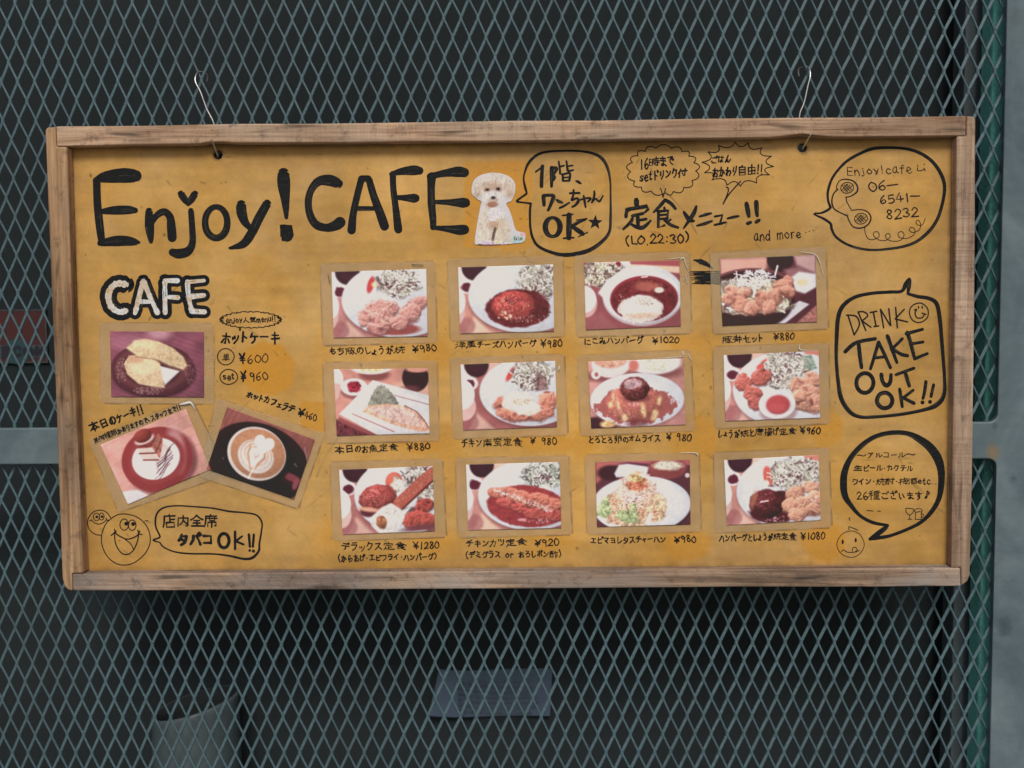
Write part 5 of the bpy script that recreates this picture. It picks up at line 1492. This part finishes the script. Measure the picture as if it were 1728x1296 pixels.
def pic_deluxe():
    p = Pic((176, 118, 114), seed=9); table(p); tray(p, bowl=False); plate(p, 72, 30, 57, 41)
    p.ell(0, 48, 11, 15, (206, 180, 174), 1.4); p.ell(-2, 37, 13, 16, (214, 216, 220), 1.3)
    p.salad(84, 10, 16, 10, 120); p.salad(92, 30, 9, 10, 60)
    p.ell(58, 15, 9, 10, (204, 110, 92), 1.5, .2, dome=.3); p.ell(62, 18, 7, 7, (206, 204, 190), 2, wob=.5, tex=.4)
    p.ell(30, 46, 10, 6, (100, 50, 56), 2)
    p.ell(40, 32, 20, 14.5, (162, 80, 76), 1.4, -.15, wob=.08, dome=.45, tex=.35); p.dots(38, 31, 14, 9, 60, (226, 170, 164), .3, .9, .8); p.ell(30, 44, 12, 2.4, (214, 164, 140), 2, .15)
    p.line([(62, 41), (88, 19), (100, 9)], 12.5, (112, 56, 52)); p.line([(62, 39), (87, 17), (100, 7)], 12, (178, 96, 82))
    p.dots(76, 27, 20, 14, 0, (0, 0, 0))
    R = p.r
    for i in range(200):
        t = R.random(); o = R.uniform(-5.5, 5.5)
        x, y = 60 + 40 * t + o * .6, 40 - 33 * t + o * .75
        p.line([(x, y), (x + R.uniform(-1, 1), y + R.uniform(-1, 1))], R.uniform(.4, 1), np.array((206, 140, 116)) * R.uniform(.7, 1.15), .7)
    p.ell(76, 48, 14, 5, (70, 40, 44), 2, a=.7)
    p.meat([(90, 42, 12, 7, -.2), (78, 56, 13, 8, -.35), (93, 58, 9, 8, -.6)], (172, 84, 74), (80, 36, 42), .4)
    p.ell(88, 65, 22, 3, (130, 74, 80), 2, -.1)
    p.poly([(30, 54), (44, 42), (54, 38), (66, 46), (76, 42), (68, 52), (64, 62), (58, 70), (40, 70), (32, 62)], (216, 218, 216), 2, 1, .08); p.ell(43, 58, 5.5, 7, (178, 120, 84), 1.5, -.2, wob=.2, dome=.3, tex=.4)
    p.dots(54, 46, 8, 4, 22, (150, 130, 110), .3, .5)
    return p
def pic_katsu():
    p = Pic((192, 140, 132), seed=10); table(p, (226, 200, 176)); tray(p); plate(p, 70, 34, 58, 37.5)
    p.salad(82, 14, 22, 14, 200, [(214, 218, 214), (228, 230, 230), (176, 186, 172), (140, 150, 138), (200, 206, 202), (104, 96, 96)], under=(176, 182, 174))
    p.ell(64, 46, 43, 22, (156, 66, 70), 1.5, .12, wob=.04, tex=.16)
    p.meat([(32, 31, 9, 6, .2), (46, 33, 12, 8, .3), (60, 38, 11, 9, .4), (76, 42, 13, 11, .3), (92, 46, 11, 9, .3)], (196, 122, 104), (120, 50, 56), .5)
    p.meat([(40, 42, 10, 5, .3), (56, 48, 10, 5, .3), (72, 55, 12, 6, .25), (92, 56, 10, 6, .1)], (184, 92, 86), (120, 50, 56), .5)
    for i in range(230):
        t = p.r.random(); o = p.r.gauss(0, 1.6)
        x, y = 29 + 62 * t, 27.5 + 24 * t + o
        p.line([(x, y), (x + p.r.uniform(-1, 1), y + p.r.uniform(-.6, .6))], p.r.uniform(.4, .9), (228, 222, 218), .85)
    p.dots(78, 62, 18, 3, 46, (232, 190, 190), .3, 1.0, .8); p.ell(58, 60, 5, 1.6, (222, 164, 170), 1.5, wob=.4)
    return p
def pic_fried_rice():
    p = Pic((96, 56, 66), seed=11)
    p.poly([(0, 0), (34, 0), (18, 6), (2, 22), (0, 22)], (178, 104, 100), 4); p.poly([(26, 0), (100, 0), (100, 6), (60, 4)], (178, 98, 104), 2)
    p.ell(16, 12, 14, 8, (66, 40, 46), 3)
    p.poly([(20, 13), (25, 4), (34, 3), (57, 7), (53, 17), (22, 17)], (214, 216, 226), 2); p.ell(44, 13, 5, 2, (220, 170, 130), 2)
    p.ell(76, 8, 20, 12, (150, 82, 80), 2.5); p.ell(76, 13, 17, 7, (136, 72, 72), 3); p.ell(76, 6, 16, 5, (214, 208, 190), 2.5, wob=.3, tex=.3); p.ell(97, 17, 2.5, 2.5, (206, 196, 204), 1)
    p.ell(49, 48, 53, 31, (60, 36, 44), 2, a=.8); p.ell(48, 47, 52.5, 30.5, WHITE, 1.2); p.ell(50, 47, 46, 26, (214, 219, 226), 4, a=.7)
    p.ell(38, 50, 33, 21, (214, 176, 148), 2, wob=.14, tex=.5); p.ell(62, 50, 13, 16, (218, 192, 158), 2.5, wob=.15, tex=.4)
    p.ell(42, 32, 20, 20, (222, 196, 180), 3, wob=.25, tex=.35); p.ell(38, 40, 10, 6, (226, 216, 220), 2.5, wob=.4)
    p.ell(44, 25, 10, 8, (198, 128, 100), 2, wob=.4, tex=.5); p.poly([(34, 15), (46, 14), (55, 25), (38, 22)], (188, 168, 116), 2, .85, .5)
    R = p.r
    for i in range(260):
        a, q = R.uniform(0, 6.28), math.sqrt(R.random())
        x, y = 40 + 32 * q * math.cos(a), 52 + 17 * q * math.sin(a)
        t = R.uniform(0, 3.1)
        p.line([(x, y), (x + 2 * math.cos(t), y + 1.4 * math.sin(t))], R.uniform(.6, 1.3), np.array(R.choice([(226, 190, 156), (206, 150, 124), (232, 214, 190), (176, 120, 100), (216, 176, 150)])) * R.uniform(.88, 1.03))
    for (x, y, rx, ry) in ((8, 52, 8, 8), (10, 42, 4, 5), (27, 58, 7, 6), (37, 60, 8, 7), (39, 50, 4, 5)):
        p.ell(x, y, rx, ry, (172, 190, 142), 1.8, wob=.45, dome=.2, tex=.4)
    p.dots(34, 50, 16, 8, 26, (96, 56, 60), .5, 1.1)
    for i in range(12):
        x, y = 40 + R.uniform(-5, 10), 20 + R.uniform(-4, 10); p.line([(x, y), (x + R.uniform(-6, 8), y + R.uniform(-3, 5))], .6, (160, 74, 60))
    p.poly([(50, 68), (56, 57), (60, 56), (57, 68)], (222, 226, 226), 1.5)
    return p
def pic_burger_ginger():
    p = Pic((194, 142, 132), seed=12); table(p); tray(p); plate(p, 68, 36, 56, 40)
    p.poly([(84, 0), (100, 0), (100, 7), (86, 4)], (206, 136, 120), 1.5)
    p.ell(46, 20, 5, 11, (204, 104, 90), 1.5, -.15); p.ell(44, 28, 3, 4, (224, 220, 214), 2)
    p.salad(74, 20, 25, 17, 300)
    p.ell(48, 60, 24, 10, (86, 36, 44), 1.6, .1, wob=.08); p.ell(58, 44, 12, 8, (84, 40, 46), 2)
    p.ell(43, 49, 18.5, 15.5, (98, 46, 50), 1.4, wob=.07, dome=.6, tex=.4); p.dots(42, 46, 13, 9, 34, (196, 130, 130), .3, .9, .8); p.line([(37, 47), (45, 46)], 1.4, (232, 214, 216)); p.dots(55, 66, 16, 3, 40, (226, 190, 196), .3, 1.1, .8)
    p.ell(30, 44, 3, 10, (198, 140, 100), 3, .3, a=.6)
    p.meat([(74, 40, 10, 8, -.3), (90, 34, 10, 6, 0), (68, 52, 8, 8, .4), (94, 46, 9, 8, .2), (80, 50, 9, 7, 0), (92, 58, 10, 7, 0), (74, 62, 9, 7, .2), (82, 60, 5, 5, 0)], (210, 160, 136), (122, 66, 60), .32)
    p.dots(92, 46, 8, 5, 30, (236, 220, 206), .5, 1.2)
    return p
def pic_pancake():
    p = Pic((140, 84, 100), seed=13)
    p.im *= (1 + .3 * (p.big - .5))[..., None]
    for i in range(26):
        y = -20 + i * 5; p.line([(0, y), (100, y + 34)], .9, (104, 60, 76), .35)
    p.ell(52, 3, 12, 6, (196, 160, 168), 6, a=.7); p.ell(20, 12, 20, 10, (166, 116, 132), 6, a=.5)
    p.ell(46, 44, 45, 27, (64, 34, 44), 3, a=.8); p.ell(45, 40, 44.5, 28, (92, 50, 58), 1.2); p.ell(45, 39, 40, 24.5, (112, 66, 70), 3); p.ell(45, 40, 30, 19, (86, 46, 54), 3)
    p.poly([(50, 36), (74, 42), (58, 57), (54, 48)], (210, 216, 222), 1.5)
    p.dots(12, 42, 6, 14, 90, (206, 178, 180), .3, .7, .7); p.dots(40, 63, 16, 4, 120, (206, 178, 180), .3, .7, .7); p.dots(84, 42, 5, 14, 60, (206, 178, 180), .3, .7, .6)
    p.poly([(14, 34), (20, 26), (32, 25), (48, 28), (53, 34), (55, 46), (58, 60), (46, 59), (30, 56), (18, 46)], (212, 190, 156), 1.5, 1, .14)
    p.ell(36, 38, 15, 8, (222, 204, 170), 4, a=.7); p.ell(26, 30, 8, 4, (190, 150, 122), 3, a=.7)
    p.poly([(17, 18), (26, 10), (38, 8), (52, 11), (66, 17), (78, 27), (82, 36), (78, 41), (62, 36), (46, 28), (28, 26)], (206, 186, 150), 1.5, 1, .16)
    p.ell(46, 16, 18, 5, (216, 200, 164), 4, .25, .7); p.dots(50, 20, 22, 7, 40, (182, 152, 112), .4, .8, .6); p.line([(14, 34), (18, 27)], 1.2, (60, 36, 40)); p.line([(27, 27), (46, 29.5), (64, 38), (77, 42)], 1.0, (140, 104, 82), .8)
    return p
def pic_cake():
    p = Pic((206, 156, 146), seed=14)
    p.im *= (1 + .18 * (p.big - .5))[..., None]
    for i in range(7): p.line([(0, 4 + i * 11), (100, -4 + i * 11)], .6, (176, 116, 110), .5)
    p.ell(0, 70, 24, 14, (206, 206, 212), 2)
    p.ell(53, 42, 40, 35, (110, 58, 62), 4, a=.7); p.ell(50, 38, 39, 34, (146, 62, 64), 1.3); p.ell(74, 34, 9, 24, (206, 170, 170), 6, .25, .7); p.ell(50, 38, 31, 26, (152, 70, 70), 3)
    p.ell(49, 37, 26.5, 21.5, (214, 220, 226), 1.2)
    for i in range(9):
        y = 36 + i * 2.3; x0 = 50 - i * 1.2
        p.line([tuple(t) for t in catmull([(x0 + p.r.uniform(-3, 3), y + 4), (x0 + 9, y + p.r.uniform(-1, 2)), (x0 + 15, y - 4 + p.r.uniform(-1, 1)), (x0 + p.r.uniform(18, 24), y - 7)], 4)], p.r.uniform(.4, 1.3), (104, 50, 54), .8)
    p.poly([(36, 20), (50, 22), (60, 17), (66, 30), (52, 40), (48, 40), (34, 30)], (212, 198, 190), 1.2)
    p.poly([(34, 19), (46, 12), (62, 13), (50, 24)], (138, 66, 60), 1.4, 1, .3); p.poly([(50, 24), (62, 13), (64, 22), (53, 38)], (172, 112, 98), 1.2, 1, .4)
    p.line([(35, 25), (51, 31), (63, 20)], 1.6, (130, 66, 62)); p.line([(36, 33), (51, 39)], 1.6, (140, 74, 70))
    p.ell(46, 13, 11, 5, (206, 190, 186), 1.5); p.ell(46, 9, 10, 7, (142, 66, 60), 1.5, dome=.5)
    return p
def pic_latte():
    p = Pic((146, 92, 84), seed=15)
    p.im *= (1 + .25 * (p.big - .5))[..., None]
    for i in range(40):
        x = i * 2.6; p.line([(x, 0), (x - 6, 34)], .8, np.array((104, 60, 58)) * p.r.uniform(.8, 1.5), .5)
    p.ell(51, 45, 56, 42, (50, 32, 40), 1.4); p.ell(51, 48, 50, 38, (44, 29, 37), 3); p.line([(92, 12), (100, 26), (103, 46)], 1, (170, 160, 170), .6)
    p.ell(88, 52, 13, 4.5, (60, 34, 42), 2, .15); p.ell(90, 48, 12, 4, (136, 70, 78), 2, .12); p.ell(96, 54, 3, 6, (150, 84, 92), 2)
    p.ell(48, 38, 37, 32, (34, 24, 30), 3, a=.8); p.ell(46, 36.5, 32, 28.5, (206, 200, 196), 1.2); p.ell(47.2, 35.8, 29.8, 26.2, (184, 136, 104), 1.6, dome=.12, tex=.05)
    p.ell(46, 39.5, 20, 17.5, (206, 204, 200), 1.6, .2)
    for k_ in range(3):
        p.ell(46, 38 - k_, 17.5 - k_ * 4, 15.4 - k_ * 4, (190, 144, 112), 1.2, .2, .7); p.ell(46, 38.6 - k_, 16.6 - k_ * 4, 14.4 - k_ * 4, (212, 212, 210), 1.2, .2, .9)
    p.poly([(45, 56), (36, 40), (36, 28), (46, 40), (54, 30), (57, 38), (50, 52)], (190, 144, 112), 1.6, .8)
    p.poly([(45, 53), (38, 38), (39, 30), (46, 42), (53, 33), (54, 38)], (218, 218, 216), 1.4)
    p.ell(45, 22, 6, 6.5, (218, 220, 218), 1.4); p.ell(55, 22, 6, 6.5, (218, 220, 218), 1.4); p.poly([(40, 25), (60, 25), (51, 36)], (218, 220, 218), 1.4); p.line([(46, 64), (50, 36)], 1.8, (216, 214, 210))
    p.dots(90, 34, 3, 2, 3, (190, 180, 180)); p.dots(12, 55, 4, 4, 4, (140, 130, 140))
    return p

def on_thing(name, u, v):
    x, z = on_board(u, v)
    T = empty(name, BM @ Matrix.Translation((x, RECESS, z)))
    return T, x, z

def quad_uv(q, s, t):
    q = np.array(q, float)
    return (q[0] * (1 - s) + q[1] * s) * (1 - t) + (q[3] * (1 - s) + q[2] * s) * t

def rounded(q, rad=5.5, n=5):
    q = np.array(q, float)
    out = []
    for i in range(4):
        p, a, b = q[i], q[i - 1], q[(i + 1) % 4]
        da, db = (a - p) / np.linalg.norm(a - p), (b - p) / np.linalg.norm(b - p)
        p0, p1 = p + da * rad, p + db * rad
        for t in np.linspace(0, 1, n):
            out.append((1 - t) ** 2 * p0 + 2 * t * (1 - t) * p + t * t * p1)
    return out

def photo(label, fn, pq, oq, creases, lift=0.0):
    cu, cv = np.mean(oq, 0)
    T, bx, bz = on_thing('laminated_photo', cu, cv)
    tag(T, label, 'photo', 'laminated dish photos stuck on the menu board')
    h0 = 0.0006 + lift
    # film pouch, a thin slab with rounded corners and slightly lifted corners
    outl = rounded(oq)
    poly = [on_board(u, v, h0) for u, v in outl]
    v, f = prism([(x - bx, z - bz) for x, z in poly], -h0 - 0.0005, -h0)
    pouch = obj('film_pouch', v, f, MAT['film'], T)
    # print
    pic = globals()[fn]().fin()
    Hn, Wn = pic.shape[:2]
    R = random.Random(int(cu))
    V = np.empty((Hn, Wn, 3))
    for j in range(Hn):
        for i in (0, Wn - 1):
            u, vv = quad_uv(pq, i / (Wn - 1), j / (Hn - 1))
            x, z = on_board(u, vv, h0 + .0012)
            V[j, i] = (x - bx, 0, z - bz)
        t = np.linspace(0, 1, Wn)[:, None]
        V[j] = V[j, 0] * (1 - t) + V[j, -1] * t
    ss, tt = np.meshgrid(np.linspace(0, 1, Wn), np.linspace(0, 1, Hn))
    curl = 0.0006 * ((ss - .5) ** 2 + (tt - .5) ** 2) * R.uniform(0.2, 1.6) + 0.0003 * np.sin(ss * 5 + R.uniform(0, 6)) * np.sin(tt * 4 + R.uniform(0, 6))
    V[..., 1] = -h0 - 0.0010 - curl
    A = (np.arange(Hn - 1)[:, None] * Wn + np.arange(Wn - 1)[None, :]).ravel()
    quads = np.stack([A, A + Wn, A + Wn + 1, A + 1], 1).tolist()
    o = obj('print', V.reshape(-1, 3), quads, MAT['print'], T, colors=np.clip(lin(pic.reshape(-1, 3)) / KW, 0, .9), smooth=True)
    s = o.modifiers.new('thick', 'SOLIDIFY'); s.thickness = 0.0005; s.offset = -1
    if creases:
        VV, FF = [], []
        for cr in creases:
            P = catmull([(a, b, w_) for a, b, w_ in cr], 5) if len(cr) > 2 else np.array(cr)
            pts, rad = [], []
            for a, b, w_ in P:
                x, z = on_board(a, b, h0 + .0018)
                pts.append((x - bx, -h0 - .0018, z - bz)); rad.append(w_ * PXM * .5)
            v, f = tube(pts, rad, 6)
            k0 = len(VV); VV += v; FF += [tuple(i + k0 for i in q) for q in f]
        obj('crease_glint', VV, FF, MAT['crease'], pouch, smooth=True)
    return T

for i, (lab, fn, pq, oq, cr) in enumerate(PHOTOS):
    T = photo(lab, fn, pq, oq, cr, 0.0012 if fn == 'pic_latte' else 0.0)
    if fn == 'pic_ginger_pork':      # wire staples left in the film
        x0, z0 = BM.inverted() @ T.matrix_world.translation, 0
        for (a, b) in (((695, 446), (714, 447.5)), ((553.5, 463), (556.5, 478))):
            pts = []
            for t, d in ((0, .0008), (.04, .0018), (.5, .0019), (.96, .0018), (1, .0008)):
                x, z = on_board(a[0] + (b[0] - a[0]) * t, a[1] + (b[1] - a[1]) * t, .0012 + d)
                pts.append((x - x0[0], -.0012 - d, z - x0[2]))
            v, f = tube(pts, 0.0005, 6)
            obj('staple', v, f, MAT['staple'], T)

# ------------------------------------------------------------------ cut-out poodle picture
def dog():
    c = lambda x, y: (780 + x / 6.171, 230 + y / 6.171)
    outline = [(130, 1115), (140, 1000), (165, 850), (190, 720), (200, 682), (150, 652), (105, 605), (96, 550), (118, 462), (180, 410), (280, 382), (370, 382), (470, 408), (530, 455), (554, 515), (546, 600), (512, 672), (460, 702), (492, 765), (522, 850),
               (552, 958), (592, 990), (655, 1006), (660, 1030), (642, 1100), (540, 1117), (400, 1130), (250, 1135), (165, 1130)]
    ol = np.array(outline, float)
    x0, x1, y0, y1 = 85, 670, 372, 1145
    p = Pic((206, 206, 212), 190, 250, 77, 585, 773)
    S6 = lambda x, y: (x - x0, y - y0)
    def E(x, y, rx, ry, col, soft=20, rot=0, a=1, wob=.08, dome=0, tex=.12): p.ell(x - x0, y - y0, rx, ry, col, soft, rot, a, wob, dome, tex)
    E(325, 510, 205, 120, (212, 204, 200)); E(330, 480, 140, 80, (216, 208, 200), 50)
    E(168, 575, 52, 75, (206, 192, 178), 40); E(488, 570, 52, 80, (206, 190, 176), 40); E(150, 610, 30, 30, (168, 148, 134), 30, a=.6); E(500, 600, 30, 40, (170, 146, 130), 30, a=.6)
    E(320, 520, 110, 50, (186, 160, 142), 40, a=.8); E(262, 560, 34, 26, (150, 118, 104), 20, a=.8); E(378, 552, 34, 26, (146, 112, 100), 20, a=.8)
    E(318, 630, 102, 62, (216, 214, 212), 24); E(320, 665, 55, 30, (170, 140, 126), 24, a=.8)
    E(262, 556, 17, 13, (44, 36, 40), 8); E(374, 548, 18, 14, (40, 34, 38), 8); E(322, 640, 24, 18, (56, 52, 62), 8)
    E(310, 900, 130, 220, (212, 202, 190), 50); E(230, 980, 70, 130, (214, 204, 192), 40); E(420, 980, 80, 140, (208, 196, 180), 40); E(330, 920, 60, 50, (180, 148, 128), 40, a=.8)
    E(315, 712, 58, 32, (160, 116, 100), 18); p.line([S6(248, 745), S6(310, 760), S6(380, 720)], 14, (190, 190, 196))
    E(355, 800, 85, 62, (222, 218, 222), 10, .2, wob=.35); E(320, 860, 45, 25, (218, 214, 220), 10, wob=.4); p.dots(350 - x0, 810 - y0, 70, 55, 60, (196, 186, 196), 6, 12, .5)
    p.line([S6(345, 960), S6(330, 1010), S6(318, 1075)], 30, (104, 84, 78)); E(215, 1075, 80, 24, (214, 204, 194), 20); E(430, 1070, 80, 26, (208, 196, 184), 20)
    for i in range(22):
        xx = 190 + i * 17
        E(xx, 1108 + p.r.uniform(-6, 6), 14, 11, p.r.choice([(216, 180, 206), (222, 206, 226), (206, 150, 190), (214, 212, 190), (186, 170, 210)]), 5)
    E(375, 1095, 40, 24, (214, 210, 180), 8); E(240, 1105, 40, 20, (206, 196, 220), 8); p.line([S6(190, 1128), S6(400, 1126)], 9, (150, 96, 120)); E(185, 1130, 26, 10, (70, 60, 66), 6)
    p.poly([S6(505, 1050), S6(540, 1030), S6(648, 1022), S6(640, 1100), S6(515, 1110)], (186, 204, 202), 6); E(628, 1022, 24, 18, (216, 160, 170), 8); E(560, 1095, 60, 14, (160, 196, 206), 8, a=.7)
    pos = 535
    for ch in 'Ralph':
        for sm, pts in glyph_strokes(ch):
            q = [(pos - x0 + a * .19, 1040 - y0 + b * .45) for a, b in pts]
            p.line(q if not sm else [tuple(t) for t in catmull(q, 4)], 5.5, (60, 66, 66))
        pos += 19
    pic = np.clip(p.im * (0.97 + .06 * (p.fine[..., None] - .5)), 34, 220)
    Hn, Wn = pic.shape[:2]
    T, bx, bz = on_thing('dog_cutout', *c(330, 800))
    tag(T, 'cut out picture of a fluffy cream poodle beside the round speech bubble', 'sticker')
    GX, GY = p.X + x0, p.Y + y0
    inside = np.zeros(p.sh, bool)
    n = len(ol)
    oc = catmull(ol, 4, True)
    n = len(oc)
    for i in range(n):
        (ax_, ay_), (bx_, by_) = oc[i], oc[(i + 1) % n]
        inside ^= ((ay_ > GY) != (by_ > GY)) & (GX < (bx_ - ax_) * (GY - ay_) / ((by_ - ay_) if by_ != ay_ else 1e-9) + ax_)
    h = 0.0009
    V = np.empty((Hn, Wn, 3))
    q = [on_board(*c(x0 + .5, y0 + .5), h), on_board(*c(x1 - .5, y0 + .5), h), on_board(*c(x1 - .5, y1 - .5), h), on_board(*c(x0 + .5, y1 - .5), h)]
    s, t = np.meshgrid(np.linspace(0, 1, Wn), np.linspace(0, 1, Hn))
    q = np.array(q)
    P = (q[0] * (1 - s[..., None]) + q[1] * s[..., None]) * (1 - t[..., None]) + (q[3] * (1 - s[..., None]) + q[2] * s[..., None]) * t[..., None]
    V[..., 0] = P[..., 0] - bx; V[..., 2] = P[..., 1] - bz; V[..., 1] = -h - .0006 * (t - .5) ** 2
    A = (np.arange(Hn - 1)[:, None] * Wn + np.arange(Wn - 1)[None, :]).ravel()
    quads = np.stack([A, A + Wn, A + Wn + 1, A + 1], 1)
    quads = quads[inside.ravel()[quads].all(1)]
    used = np.unique(quads)
    remap = -np.ones(Hn * Wn, int); remap[used] = np.arange(len(used))
    o = obj('paper_print', V.reshape(-1, 3)[used], remap[quads].tolist(), MAT['print'], T, colors=np.clip(lin(pic.reshape(-1, 3)[used]) / KW, 0, .9), smooth=True)
    m_ = o.modifiers.new('thick', 'SOLIDIFY'); m_.thickness = .0004; m_.offset = -1
dog()

# ------------------------------------------------------------------ wire hooks: over the mesh, behind the panel, out through the hole and up
def hook(u_top, v_top, u_mid, v_mid, hole, tip, bend, label):
    yb = RECESS + 0.016
    def Wp(u, v, y): return Vector(on_depth(u, v, y))
    def Bp(u, v, d):   # board-local depth d behind the front plane
        x, z = on_board(u, v, RECESS - d)
        return BM @ Vector((x, d, z))
    a = Wp(u_top, v_top, -0.010)
    pts = [Wp(u_top + bend * 3, v_top + 12, 0.010), Wp(u_top + bend * 3, v_top - 1, 0.008), Wp(u_top + bend, v_top - 5, 0.0), a, Wp(u_top - bend * .2, v_top + 12, -0.014)]
    pts += [Wp(u_top + (u_mid - u_top) * t + bend * -.6 * math.sin(t * math.pi), v_top + (v_mid - v_top) * t, -0.014 - 0.004 * t) for t in (.35, .7, 1.0)]
    hu, hv = hole
    pts += [Bp(hu, hv - 12, 0.050), Bp(hu, hv - 2, 0.046), Bp(hu, hv + 2.5, 0.036), Bp(hu, hv + 2.5, RECESS + .002), Bp(hu + (tip[0] - hu) * .3, hv + (tip[1] - hv) * .25, RECESS - 0.006), Bp(hu + (tip[0] - hu) * .75, hv + (tip[1] - hv) * .75, 0.004), Bp(tip[0], tip[1], -0.002)]
    P = [Vector(p) for p in catmull([tuple(p) for p in pts], 6)]
    org = Vector(a)
    v, f = tube([tuple(p - org) for p in P], 0.0011, 10)
    T = obj('wire_hook', v, f, MAT['wire'], smooth=True)
    T.location = org
    tag(T, label, 'hook', 'wire hooks holding up the menu board')
hook(331, 126, 361, 209, (368, 261.5), (356.5, 234), 6, 'bent steel wire hook above the Enjoy lettering')
hook(1366, 117, 1349, 197, (1354, 249.5), (1368, 227), -6, 'bent steel wire hook above the burst bubble and phone bubble')

# ------------------------------------------------------------------ red security sticker on the dark wall, far left
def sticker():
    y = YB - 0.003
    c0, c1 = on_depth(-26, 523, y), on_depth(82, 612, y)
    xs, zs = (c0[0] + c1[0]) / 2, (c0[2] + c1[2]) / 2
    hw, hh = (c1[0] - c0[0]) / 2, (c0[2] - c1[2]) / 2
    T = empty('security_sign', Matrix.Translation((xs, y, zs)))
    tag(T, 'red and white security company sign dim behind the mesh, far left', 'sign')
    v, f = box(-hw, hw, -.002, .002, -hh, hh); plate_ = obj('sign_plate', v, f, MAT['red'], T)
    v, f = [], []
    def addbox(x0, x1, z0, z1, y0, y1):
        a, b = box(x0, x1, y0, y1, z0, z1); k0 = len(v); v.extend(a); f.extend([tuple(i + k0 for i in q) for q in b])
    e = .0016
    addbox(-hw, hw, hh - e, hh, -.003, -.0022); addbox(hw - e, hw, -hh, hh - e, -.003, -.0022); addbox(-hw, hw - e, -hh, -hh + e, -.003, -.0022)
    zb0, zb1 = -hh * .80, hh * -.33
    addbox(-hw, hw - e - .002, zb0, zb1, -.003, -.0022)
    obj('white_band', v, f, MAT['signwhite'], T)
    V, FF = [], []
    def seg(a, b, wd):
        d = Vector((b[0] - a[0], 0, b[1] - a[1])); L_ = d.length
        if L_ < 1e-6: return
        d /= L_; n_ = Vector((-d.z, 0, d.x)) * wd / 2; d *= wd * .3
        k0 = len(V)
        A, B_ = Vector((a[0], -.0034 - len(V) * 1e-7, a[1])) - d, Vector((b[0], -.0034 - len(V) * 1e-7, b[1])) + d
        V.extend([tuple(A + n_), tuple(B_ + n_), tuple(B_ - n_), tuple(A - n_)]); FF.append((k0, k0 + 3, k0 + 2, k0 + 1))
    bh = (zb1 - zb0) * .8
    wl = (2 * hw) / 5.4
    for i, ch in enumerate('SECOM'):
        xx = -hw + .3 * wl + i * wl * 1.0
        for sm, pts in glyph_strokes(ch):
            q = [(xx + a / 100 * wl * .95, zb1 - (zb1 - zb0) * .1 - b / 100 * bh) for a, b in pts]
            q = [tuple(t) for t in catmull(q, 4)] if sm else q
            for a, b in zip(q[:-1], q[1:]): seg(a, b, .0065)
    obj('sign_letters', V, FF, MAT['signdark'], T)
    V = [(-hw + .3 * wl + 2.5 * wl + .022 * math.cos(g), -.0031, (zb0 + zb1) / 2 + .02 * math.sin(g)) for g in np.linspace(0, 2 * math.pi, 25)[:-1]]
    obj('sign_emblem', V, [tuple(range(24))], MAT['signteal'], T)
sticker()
